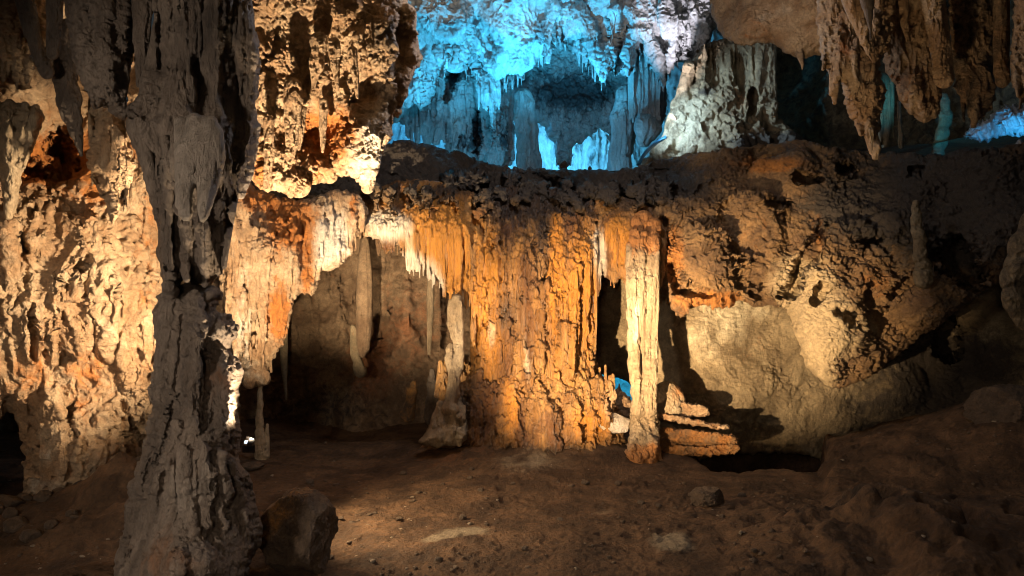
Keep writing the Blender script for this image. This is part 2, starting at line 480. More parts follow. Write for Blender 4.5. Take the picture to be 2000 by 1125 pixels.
# ================================================================== GROUND
def ground_h(X, Y):
    p = (X, Y, np.zeros_like(X))
    px = CX + X / Y * F
    h = .05 * fbm(p, .5, 3, .5) + .022 * fbm(p, 2.2, 3, .55) + .022 * ridge(p, 4.5, 3, .6) * patch(p, .7, 3) + .014 * fbm(p, 13, 2, .6) - .035 * pits(p, 3.5, .15, .45) * patch(p, .6, 9)
    # foot of the central flowstone and of the right column
    h = h + .55 * np.exp(-(((X - .55) / 1.75) ** 2 + ((Y - 13.8) / 1.35) ** 2)) + .12 * np.exp(-(((X - .2) / 1.3) ** 2 + ((Y - 11.6) / 1.3) ** 2))
    # black gap under the right wall
    pit = sst(3.15, 3.7, X - .05 * np.sin(Y * 5)) * (1 - sst(.396, .412, X / Y + .01 * fbm(p, 2.5, 2, .5))) * sst(12.45, 13.0, Y - .35 * np.exp(-((X - 4.3) / .35) ** 2) + .25 * fbm(p, 1.1, 2, .5))
    pit = pit * (1 - sst(17.0, 18.0, Y))
    # mound on the right
    mound = sst(.403, .423, X / Y + .012 * fbm(p, 2.5, 2, .5)) * sst(9.6, 12.3, Y)
    h = h + mound * (.26 + .30 * np.clip(X - 5.4, 0, 6) * (Y / 13) ** -1 - .25 * np.clip(Y - 13.2, 0, 4) + .08 * fbm(p, 1.4, 3, .55))
    h = h - 2.2 * pit
    # ridge and pitted bank in the right foreground
    h = h + .30 * np.exp(-(((X - 3.6) / 1.0) ** 2 + ((Y - 9.0) / 1.2) ** 2)) * (1 + .5 * fbm(p, 1.8, 3, .6))
    h = h + .55 * sst(3.7, 4.5, X + .35 * fbm(p, 1.3, 3, .5)) * sst(6.2, 8.4, Y) * (1 - .35 * pits(p, 2.2, .05, .4)) * (1 - sst(8.8, 11.0, Y))
    # bank below the left wall
    h = h + .75 * np.exp(-(((X + 4.75) / .85) ** 2 + ((Y - 9.5) / .7) ** 2)) * (1 + .4 * fbm(p, 1.6, 3, .6)) + .25 * np.exp(-(((X + 6.0) / 1.0) ** 2 + ((Y - 9.6) / 1.0) ** 2)) + .25 * np.exp(-(((X + 4.2) / .9) ** 2 + ((Y - 7.0) / 1.0) ** 2))
    # hollow running into the alcove
    h = h - .35 * np.exp(-(((X + 3.6) / 2.2) ** 2 + ((Y - 17.0) / 1.6) ** 2))
    return h

def make_ground():
    ys = np.concatenate([np.linspace(1.5, 6, 40, endpoint=False), 1.0 / np.linspace(1 / 6., 1 / 20., 330)])
    xs = np.linspace(-900, 2900, 1250)
    PX, Y = np.meshgrid(xs, ys); X = (PX - CX) / F * Y
    X = X.astype(f32); Y = Y.astype(f32)
    Z = ground_h(X, Y)
    co = np.stack([X, Y, Z], -1).reshape(-1, 3)
    ny, nx = X.shape
    i = (np.arange(ny - 1)[:, None] * nx + np.arange(nx - 1)[None]).ravel()
    q = np.stack([i, i + 1, i + nx + 1, i + nx], 1)
    st = np.zeros((len(co), 3), f32)
    x, y = co[:, 0], co[:, 1]
    def g(cx, cy, rx, ry, ch, a): st[:, ch] += a * np.exp(-(((x - cx) / rx) ** 2 + ((y - cy) / ry) ** 2))
    g(-.9, 13.0, 1.1, .8, 0, .55)          # rusty crust left of the flowstone foot
    g(.3, 12.2, 1.0, .7, 1, .55)           # grey dusty apron
    g(1.9, 9.05, .30, .45, 1, 1.0); g(-.6, 9.4, .4, .25, 1, .8); g(-.9, 9.2, .2, .12, 1, .7); g(1.2, 10.2, .3, .3, 1, .4); g(-2.0, 10.2, .7, .5, 1, .35)           # pools of light painted as pale patches on the soil
    g(-2.2, 9.6, 1.2, 1.2, 0, .30)
    g(4.2, 9.3, 1.4, 1.2, 2, .5)
    g(5.6, 8.0, 1.0, .8, 0, .35)
    o = add_mesh('ground', co, q, 'soil', None, st, origin=(0, 0, 0))
    return tag(o, 'dark brown trodden cave floor with a mound at its right', kind='structure')
make_ground()

# ================================================================== FOREGROUND COLUMN
def fore_column():
    e = empty('column', 365, 1125, 7.6, 'tall grey column of fused stalactite and stalagmite, dark against the lit left wall', 'column')
    # upper, hanging half
    s = Solid((225, -60, 525, 600), ctrl((400, 0, 7.2), (300, 300, 7.25), (380, 300, 7.0), (470, 200, 7.5), (390, 560, 7.25)), seed=1)
    s.poly([(285, -60), (306, 60), (305, 125), (285, 175), (247, 213), (245, 258), (275, 320), (294, 400), (311, 451), (304, 490), (314, 525), (318, 570), (345, 585), (352, 548), (365, 542), (378, 560), (395, 552), (405, 565), (425, 540), (436, 528),
            (441, 455), (462, 385), (475, 395), (494, 338), (507, 272), (507, 228), (496, 213), (505, 150), (503, 71), (485, -10), (480, -60)], R=75, T=.62, rag=(4, 22))
    for ch in ([(330, -50, 22), (322, 60, 24), (300, 160, 26), (285, 240, 30), (310, 330, 24), (330, 440, 14), (335, 540, 8)],
               [(370, -50, 24), (365, 90, 26), (345, 200, 34), (350, 300, 34), (345, 400, 20)],
               [(420, -50, 22), (415, 100, 26), (410, 200, 24), (420, 300, 20)],
               [(468, -50, 20), (478, 70, 22), (480, 160, 20), (478, 260, 18), (462, 360, 9), (448, 440, 7), (438, 520, 5)],
               [(300, 200, 14), (330, 260, 16), (338, 340, 12)], [(260, 215, 14), (262, 255, 14), (290, 330, 11), (305, 400, 7)],
               [(320, 380, 9), (328, 470, 9), (330, 560, 6)], [(360, 440, 10), (365, 545, 7)], [(395, 440, 12), (400, 555, 7)], [(425, 400, 10), (425, 530, 6)], [(445, 250, 11), (450, 340, 9), (440, 430, 6)]):
        s.drip(wob(ch, int(ch[0][0]), .14, 3), sink=.1, k=.09)
    s.flutes(300, 490, -50, 200, 16, (3, 8), (.4, .9), tip=.3, k=.05)
    s.flutes(310, 440, 300, 545, 14, (2, 6), (.4, .9), tip=.3, k=.05)
    for ch, dp in (([(312, -40, 6), (310, 60, 7), (312, 130, 4)], .35), ([(436, -40, 8), (432, 80, 8), (436, 160, 4)], .22), ([(352, -40, 5), (346, 60, 6)], .2), ([(455, 120, 6), (470, 240, 6), (460, 330, 5)], .2), ([(328, 265, 6), (335, 350, 6), (345, 420, 4)], .2), ([(300, 300, 5), (312, 400, 6), (320, 500, 5)], .2), ([(420, 440, 5), (415, 520, 5)], .15), ([(380, 470, 5), (380, 530, 5)], .15), ([(340, 500, 4), (345, 560, 4)], .15)):
        s.dent(ch, dp * .24, .9)
    s.stain((460, 560, 60, 60, 0, .25), (330, 330, 40, 150, 1, .15), (400, 60, 90, 90, 2, .45))
    s.build('upper_stalactite', 'grey', lambda p: t_smooth(p, .6, 1.7) + t_flute(p, .25, 1.6), e, (.12, .14, .16))
    # split drapery hanging from its front
    d = Solid((330, 215, 455, 450), ctrl((350, 230, 6.75), (390, 300, 6.38), (400, 430, 6.2), (430, 330, 6.5), (350, 420, 6.3)), step=1.5, seed=2)
    d.poly([(338, 235), (340, 330), (344, 400), (352, 431), (376, 433), (378, 375), (384, 358), (386, 430), (402, 437), (418, 395), (432, 350), (441, 312), (436, 240), (385, 220)], R=16, T=.10, Tb=.16, rag=(1.2, 12), cut=1)
    for ch in ([(352, 240, 13), (352, 400, 10)], [(412, 240, 14), (408, 340, 12), (396, 425, 6)], [(380, 235, 15), (368, 330, 12)]):
        d.drip(ch, sink=.55, k=.07)
    d.build('drapery', 'grey', lambda p: t_smooth(p, .22, 2.0), e, (0, .7, 0), edge=7)
    # lower, standing half
    s = Solid((190, 540, 530, 1180), ctrl((370, 580, 7.35), (385, 700, 7.15), (380, 900, 6.85), (370, 1120, 6.5), (490, 1000, 7.2), (250, 1000, 7.2)), seed=3)
    s.poly([(318, 565), (299, 588), (300, 647), (306, 682), (294, 738), (288, 771), (298, 796), (281, 842), (281, 876), (263, 924), (243, 956), (246, 1020), (228, 1066), (214, 1180), (470, 1180), (485, 1110), (512, 1056), (514, 1027), (503, 995), (496, 967), (489, 924), (470, 903),
            (467, 867), (473, 842), (466, 807), (466, 778), (476, 725), (462, 700), (448, 690), (460, 668), (462, 640), (450, 612), (420, 608), (432, 588), (430, 560), (400, 556), (350, 552)], R=80, T=.65, rag=(6, 20))
    R = random.Random(4)
    for ch in ([(330, 560, 12), (328, 640, 18), (318, 720, 16), (312, 790, 12)], [(380, 580, 18), (385, 680, 24), (372, 760, 22), (380, 840, 16)], [(430, 690, 14), (435, 760, 16), (430, 840, 12)],
               [(300, 850, 13), (290, 900, 14), (275, 960, 10)], [(345, 830, 14), (330, 890, 15), (300, 960, 12)], [(362, 880, 14), (365, 960, 17), (378, 1040, 14)], [(395, 880, 18), (400, 960, 22), (402, 1030, 15)], [(425, 890, 15), (432, 960, 17), (436, 1030, 13)],
               [(450, 910, 12), (462, 970, 12), (475, 1020, 9)], [(355, 1050, 9), (350, 1080, 14), (345, 1120, 18)], [(260, 990, 14), (255, 1060, 12), (240, 1130, 12)], [(460, 640, 8), (440, 650, 16), (430, 640, 14)]):
        s.drip(wob(ch, int(ch[0][0] + ch[0][1]), .2, 4), sink=-.15, k=.05)
    for ch, dp in (([(335, 790, 7), (325, 860, 9), (305, 905, 7)], .3), ([(343, 900, 4), (348, 1000, 5)], .2), ([(440, 985, 6), (443, 1012, 7)], .2), ([(355, 620, 7), (352, 700, 8), (340, 760, 6)], .25), ([(400, 690, 6), (408, 760, 7), (400, 830, 5)], .25), ([(385, 900, 3), (388, 1000, 4)], .14), ([(413, 890, 3), (416, 990, 4)], .14), ([(300, 690, 6), (305, 760, 6)], .2), ([(320, 930, 7), (310, 1000, 8)], .2), ([(410, 1050, 10), (440, 1080, 8)], .15)):
        s.dent(ch, dp * .24, .9)
    for i in range(46):
        x, y = R.uniform(250, 500), R.uniform(590, 1130); l = R.uniform(12, 60); r = R.uniform(3, 9)
        s.bump([(x, y, r * .6), (x + R.gauss(0, 3), y + l * .5, r), (x + R.gauss(0, 5), y + l, r * .6)], sink=.4, k=.05)
    s.stain((300, 700, 60, 90, 2, .3), (420, 730, 40, 60, 0, .35), (400, 950, 70, 60, 1, .25), (330, 1090, 90, 60, 0, .3))
    s.build('lower_stalagmite', 'grey', lambda p: t_smooth(p, .5, 1.7) + t_lump(p, .2, 2.0) + t_rough(p, .15, 2.2), e, (.2, .22, .05))
fore_column()

# hanging rock to the left of the column
s = Solid((100, -60, 275, 260), ctrl((190, 0, 7.7), (190, 150, 7.5), (210, 230, 7.9)), seed=5)
s.poly([(118, -60), (121, 0), (138, 78), (139, 112), (158, 160), (176, 190), (186, 216), (204, 206), (226, 226), (240, 236), (250, 222), (246, 165), (262, 110), (258, 0), (256, -60)], R=45, T=.4, rag=(4, 16))
for ch in ([(150, -40, 16), (160, 60, 20), (175, 150, 12), (186, 208, 6)], [(200, -40, 20), (205, 90, 24), (212, 160, 14)], [(235, -40, 16), (238, 120, 14), (240, 225, 8)]):
    s.drip(wob(ch, 5, .2, 3), sink=.2, k=.08)
tag(s.build('hanging_rock', 'grey', lambda p: t_lump(p, .6, 1.6), None, (.12, .05, .3)), 'dark lumpy hanging rock left of the tall grey column at the top edge', 'hanging rock')

def stal(name, chain, Y, label, mat='grey', tex=None, group=None, base=(.1, .1, .1), extra=(), amp=.12, seed=None, step=1.5, cat='stalactite', flat=1.0):
    sd = seed if seed is not None else int(chain[0][0])
    o = strand(name, wob(chain, sd, amp, 4), Y, mat, tex or (lambda p: t_flute(p, .35, 2.0) + t_drip(p, .25, 2.4)), None, base, step, extra=extra, flat=flat, seed=sd)
    return tag(o, label, cat, group)
G1 = 'stalactites over the left wall'
stal('stalactite', [(276, -60, 26), (278, 20, 23), (276, 100, 14), (270, 160, 5), (270, 168, 3)], 7.75, 'long dark stalactite pressed against the left side of the tall column', group=G1, base=(.1, 0, .4))
stal('stalactite', [(108, -60, 20), (106, 20, 18), (104, 80, 14), (103, 104, 13)], 8.6, 'stubby pale stalactite with a cut flat end, nearest the top left corner rock', group=G1, base=(0, .2, 0), amp=.06)
stal('stalactite', [(42, -60, 22), (48, 0, 20), (62, 60, 17), (78, 110, 15), (92, 140, 15)], 8.9, 'slanting stalactite with a pale broken end above the flared lit formation', group=G1, base=(.1, .2, 0), amp=.08)
stal('stalactite', [(128, 60, 24), (128, 150, 26), (136, 210, 24), (150, 260, 13), (159, 302, 4)], 9.2, 'dim brown stalactite tapering to a point between two hanging rocks', group=G1, base=(.3, 0, .3), tex=lambda p: t_drip(p, .5, 1.8))
s = Solid((150, 120, 285, 460), ctrl((220, 150, 9.3), (220, 300, 8.9), (218, 430, 9.2)), seed=6)
s.poly([(168, 130), (176, 220), (180, 270), (168, 300), (166, 318), (182, 345), (188, 372), (205, 392), (212, 420), (221, 442), (234, 410), (250, 380), (262, 345), (267, 320), (258, 290), (246, 240), (240, 130)], R=40, T=.32, rag=(5, 15))
s.flutes(175, 260, 150, 430, 20, (3, 8), (.15, .5), tip=.4)
s.stain((215, 215, 40, 40, 0, .3))
tag(s.build('hanging_rock', 'lime', lambda p: t_drip(p, .5, 1.9), None, (.05, .25, 0)), 'bright cream hanging rock tapering to a tip beside the tall column', 'hanging rock')

# ================================================================== LEFT WALL
def left_wall():
    s = Solid((-420, -80, 350, 1080), ctrl((-300, 500, 8.2), (-50, 500, 9.6), (150, 300, 11.2), (40, 600, 10.0), (150, 520, 10.2), (240, 700, 10.6), (150, 900, 9.9), (320, 500, 11.6), (320, 900, 11.4), (60, 120, 9.8), (200, 120, 11.8)), seed=7)
    s.poly([(-420, -80), (-420, 1080), (-60, 1080), (-30, 1010), (-20, 900), (-4, 815), (20, 800), (40, 840), (48, 900), (44, 960), (58, 1010), (75, 1042), (130, 1050), (160, 1020), (205, 1000), (240, 1000), (350, 1060), (350, -80)], R=45, T=.45, Tb=.8, rag=(7, 26), cut=1)
    R = random.Random(8)
    # bulging lobes
    for (x, y, rx, ry) in ((60, 470, 50, 40), (150, 440, 60, 60), (110, 560, 70, 35), (200, 620, 38, 90), (60, 650, 55, 60), (130, 690, 50, 70), (250, 560, 30, 60), (250, 700, 30, 80), (90, 800, 30, 45), (120, 900, 40, 50), (60, 400, 40, 40), (250, 470, 30, 50), (20, 560, 40, 40), (190, 800, 40, 60)):
        s.drip([(x - R.uniform(-6, 6), y - ry * .7, rx * .55), (x, y, rx * .8), (x + R.uniform(-6, 6), y + ry * .7, rx * .45)], sink=.62, k=.14)
    for ch, dp in (([(130, 540, 8), (128, 560, 9)], .35), ([(170, 505, 14), (150, 530, 10)], .3), ([(265, 455, 10), (262, 520, 12)], .4), ([(205, 560, 8), (208, 640, 7)], .3), ([(130, 700, 16), (110, 715, 10)], .35), ([(60, 590, 9), (66, 700, 9)], .3), ([(135, 800, 12), (142, 850, 10)], .45), ([(240, 800, 14), (255, 850, 16)], .4), ([(40, 450, 12), (50, 490, 12)], .4), ([(120, 260, 30), (120, 350, 34), (60, 340, 30)], .8)):
        s.dent(ch, dp * .6, .9)
    # hung strands and small drips
    for i in range(85):
        x, y = R.uniform(-80, 300), R.uniform(300, 1000); l = R.uniform(25, 110) * (1 if y < 800 else .7); r = R.uniform(4, 15)
        if x < 40 and y > 700: continue
        s.bump([(x, y, r * .5), (x + R.gauss(0, 3), y + l * .4, r), (x + R.gauss(0, 4), y + l, r * R.uniform(.15, .6))], sink=R.uniform(.15, .6), k=.06)
    for (x, y0, y1, r) in ((102, 770, 850, 24), (75, 850, 1030, 15), (92, 880, 1020, 10), (58, 880, 985, 10), (118, 850, 1045, 18), (150, 860, 1000, 12), (168, 930, 1010, 8), (185, 945, 1000, 7), (205, 950, 990, 6), (60, 500, 640, 14), (215, 570, 700, 20), (270, 480, 545, 10), (8, 420, 600, 22), (145, 830, 900, 14)):
        s.drip(wob([(x, y0, r * .7), (x, (y0 + y1) / 2, r), (x, y1, r * .5)], int(x + y0), .25, 4), sink=.15, k=.05)
    s.stain((150, 300, 120, 60, 0, .55), (60, 330, 90, 40, 0, .4), (210, 640, 40, 110, 1, .2), (90, 440, 90, 60, 1, .15), (170, 740, 40, 90, 0, .25), (90, 950, 50, 90, 1, .45), (60, 720, 60, 50, 0, .3), (200, 930, 60, 60, 2, .45), (180, 380, 40, 60, 0, .3), (290, 520, 25, 200, 0, .2),
            (45, 130, 70, 80, 2, .3), (120, 120, 60, 80, 2, .5))
    o = s.build('rock_wall', 'lime', lambda p: t_left(p, 1.0, 1.15), None, (.24, .06, .03))
    tag(o, 'cream and orange pitted rock wall filling the left edge', 'rock wall')
left_wall()
# flared pair of runs at the far left
s = Solid((-60, 180, 110, 440), ctrl((20, 210, 9.3), (20, 400, 9.5)), seed=9)
s.poly([(-60, 205), (-10, 198), (40, 199), (84, 212), (88, 232), (76, 262), (66, 290), (56, 312), (44, 335), (36, 390), (24, 430), (8, 430), (2, 340), (-30, 300), (-60, 280)], R=22, T=.22, rag=(3, 14))
for ch in ([(18, 205, 12), (14, 260, 14), (20, 330, 12), (16, 420, 10)], [(48, 208, 10), (40, 260, 12), (34, 320, 9)], [(70, 212, 9), (58, 260, 10), (44, 325, 7)], [(-20, 205, 12), (-12, 300, 10)]):
    s.drip(wob(ch, 3, .15, 3), sink=.25)
s.stain((80, 240, 15, 40, 0, .5))
tag(s.build('stalactite', 'cream', lambda p: t_drip(p, .35, 2.2), None, (.05, 0, 0)), 'flared fluted stalactite narrowing downwards at the far left edge', 'stalactite', G1)
# rock block in the top left corner
s = Solid((-120, -70, 100, 190), ctrl((20, 20, 8.9), (30, 150, 9.2)), seed=10)
s.poly([(-120, -70), (-120, 190), (-20, 178), (10, 160), (30, 165), (46, 178), (60, 160), (70, 132), (62, 90), (45, 40), (30, -10), (25, -70)], R=35, T=.35, rag=(5, 18))
s.flutes(-60, 60, -20, 175, 18, (4, 10), (.3, .7), tip=.3)
tag(s.build('hanging_rock', 'lime', lambda p: t_lump(p, .5, 1.7), None, (.25, .0, .25)), 'brown ribbed rock in the top left corner', 'hanging rock')

# ================================================================== HANGING MASS right of the column
def hanging_mass():
    s = Solid((430, -90, 850, 410), ctrl((500, 100, 9.8), (640, 0, 9.4), (640, 150, 9.9), (740, 100, 9.5), (720, 300, 9.5), (560, 330, 9.9), (620, 280, 10.3), (800, 100, 10.2)), seed=11)
    s.poly([(440, -90), (440, 200), (478, 340), (494, 356), (514, 372), (553, 377), (564, 387), (585, 386), (606, 373), (608, 355), (624, 359), (642, 355), (663, 341), (695, 347), (702, 359), (710, 373), (724, 376), (731, 355), (745, 313), (752, 284), (765, 270), (766, 233),
            (782, 228), (782, 203), (795, 188), (797, 160), (805, 142), (826, 118), (824, 108), (802, 46), (795, 0), (790, -90)], R=55, T=.6, Tb=.9, rag=(5, 15), cut=1)
    R = random.Random(12)
    for ch, dp in (([(622, 80, 22), (612, 160, 14)], .45), ([(690, 205, 14), (712, 225, 18)], .5), ([(665, 240, 16), (600, 270, 14), (570, 300, 10)], .3), ([(730, 165, 10), (735, 200, 10)], .4), ([(770, 60, 14), (775, 110, 10)], .3), ([(520, 230, 12), (520, 250, 10)], .3)):
        s.dent(ch, dp * .55, .9)
    # soffit shelf: rock above overhangs the yellow recess
    for i in range(26):
        x = R.uniform(495, 790); y = R.uniform(30, 190); l = R.uniform(40, 110); r = R.uniform(6, 16)
        s.bump([(x, y, r * .7), (x + R.gauss(0, 3), y + l * .4, r), (x + R.gauss(0, 5), y + l, r * .25)], sink=.25, k=.06)
    for i in range(50):
        x = R.uniform(490, 800); y = R.uniform(-60, 330); l = R.uniform(10, 40); r = R.uniform(3, 9)
        if x > 740 and y > 200: continue
        s.bump([(x, y, r), (x + R.gauss(0, 3), y + l, r * .4)], sink=.3, k=.05)
    for (x, y, r) in ((545, 345, 20), (580, 355, 24), (610, 335, 18), (640, 335, 16), (520, 340, 16), (665, 320, 14)):
        s.drip([(x - 4, y - 6, r * .8), (x + 4, y + 8, r)], sink=.1, k=.05)
    s.drip(wob([(722, 220, 36), (725, 280, 32), (722, 330, 18), (718, 366, 13)], 9, .12, 3), sink=-.2, k=.06)
    s.drip(wob([(752, 40, 26), (750, 120, 24), (745, 180, 18), (742, 214, 8)], 10, .2, 3), sink=-.2, k=.05)
    s.drip(wob([(790, 30, 24), (795, 110, 24), (785, 170, 14), (778, 205, 8)], 12, .2, 3), sink=.0, k=.05)
    s.stain((650, 265, 55, 60, 0, .8), (600, 240, 60, 40, 0, .3), (540, 90, 60, 60, 0, .25), (722, 290, 40, 70, 1, .65), (640, 330, 60, 20, 1, .2), (600, 350, 60, 30, 0, .25), (770, 80, 50, 120, 2, .42), (720, 60, 50, 80, 2, .25), (620, 110, 40, 40, 2, .25), (505, 335, 25, 40, 0, .6), (560, 200, 40, 60, 1, .2))
    o = s.build('hanging_rock', 'lime', lambda p: t_rough(p, .62, 1.7) + t_lump(p, .3, 2.4), None, (.12, .06, .02))
    tag(o, 'huge pitted cream and yellow rock hanging at the top right of the tall column', 'hanging rock')
hanging_mass()
G2 = 'stalactites on the pitted hanging rock'
for ch, Y, lab, b in (([(524, 236, 11), (526, 290, 11), (523, 340, 9), (520, 366, 6)], 9.55, 'thin round grey stalactite, leftmost on the pitted hanging rock', (0, .3, .1)),
                   ([(572, 170, 18), (572, 230, 17), (570, 280, 12), (566, 312, 8)], 9.45, 'thick cream stalactite with a blunt tip on the pitted hanging rock', (.05, .25, 0)),
                   ([(590, 215, 9), (588, 255, 8), (583, 290, 4)], 9.6, 'short stalactite just right of the thick blunt one', (.05, .2, 0)),
                   ([(632, 200, 9), (631, 250, 8), (630, 296, 3)], 9.75, 'narrow pale spike before the yellow recess of the hanging rock', (.0, .35, 0)),
                   ([(652, 84, 12), (655, 130, 9), (660, 176, 3)], 9.3, 'smooth grey pointed stalactite high in the middle of the hanging rock', (0, .1, .25)),
                   ([(622, 80, 18), (618, 130, 14), (612, 172, 4)], 9.45, 'broad dark grey stalactite in the recess of the hanging rock', (.0, 0, .4)),
                   ([(688, 100, 10), (694, 150, 7), (698, 190, 3)], 9.35, 'slim stalactite leaning right beside the lumpy dark end of the hanging rock', (.2, .1, .2))):
    stal('stalactite', ch, Y, lab, 'lime', lambda p: t_flute(p, .3, 2.2) + t_drip(p, .3, 2.4), G2, b)

# ================================================================== LEFT CURTAIN under the hanging mass
s = Solid((415, 335, 735, 775), ctrl((440, 400, 12.0), (500, 500, 12.4), (500, 740, 13.4), (560, 600, 12.9), (620, 480, 13.4), (690, 440, 14.0), (540, 390, 13.6)), seed=13)
s.poly([(420, 350), (430, 600), (452, 640), (462, 700), (474, 752), (500, 757), (523, 745), (530, 715), (540, 688), (559, 665), (566, 630), (571, 598), (576, 578), (594, 576), (612, 579), (622, 560), (627, 530), (647, 530), (664, 523), (678, 505), (691, 497), (698, 470), (712, 440), (722, 405), (690, 372), (640, 372), (590, 392), (550, 385), (505, 372), (488, 352)], R=26, T=.28, Tb=.5, rag=(5, 12), cut=1)
def hem(x): return np.interp(x, [430, 470, 500, 530, 545, 570, 585, 612, 627, 650, 680, 698, 720], [640, 750, 758, 735, 690, 600, 578, 580, 545, 532, 510, 478, 420])
s.flutes(435, 575, 420, hem, 46, (4, 11), (.35, .95), sink=.3, tip=.45)
s.flutes(565, 712, 400, hem, 42, (3, 9), (.35, .95), sink=.3, tip=.5)
R = random.Random(14)
for i in range(30):
    x, y = R.uniform(470, 690), R.uniform(375, 480); r = R.uniform(6, 14)
    s.bump([(x, y, r), (x + R.gauss(0, 4), y + R.uniform(8, 26), r * .7)], sink=.3, k=.08)
for (x, y, r) in ((500, 725, 26), (488, 740, 16), (515, 735, 14), (495, 690, 20)): s.drip([(x, y - 10, r * .8), (x, y + 4, r)], sink=.2, k=.08)
s.stain((570, 440, 55, 60, 0, .7), (545, 610, 22, 60, 0, .7), (500, 380, 50, 30, 0, .6), (650, 470, 40, 60, 1, .8), (470, 600, 25, 130, 1, .35), (490, 730, 40, 40, 1, .35), (600, 540, 14, 50, 0, .5), (690, 400, 12, 40, 0, .5), (620, 390, 60, 25, 2, .5))
tag(s.build('flowstone_curtain', 'lime', lambda p: t_flute(p, .55, 1.5) + t_drip(p, .25, 2.2), None, (.2, .15, 0)), 'bright cream ribbed flowstone curtain ending above a thin column, right of the tall column', 'flowstone')

# thin column under its tip
stal('column', [(508, 752, 5), (508, 790, 6), (507, 830, 8), (508, 850, 10), (511, 880, 13), (511, 897, 14)], 13.55, 'thin stick-like column standing under the tip of the bright curtain', 'cream', lambda p: t_lump(p, .22, 2.5), None, (.2, 0, .15), extra=([(522, 830, 3), (522, 862, 5), (521, 893, 6)],), amp=.2, cat='column')

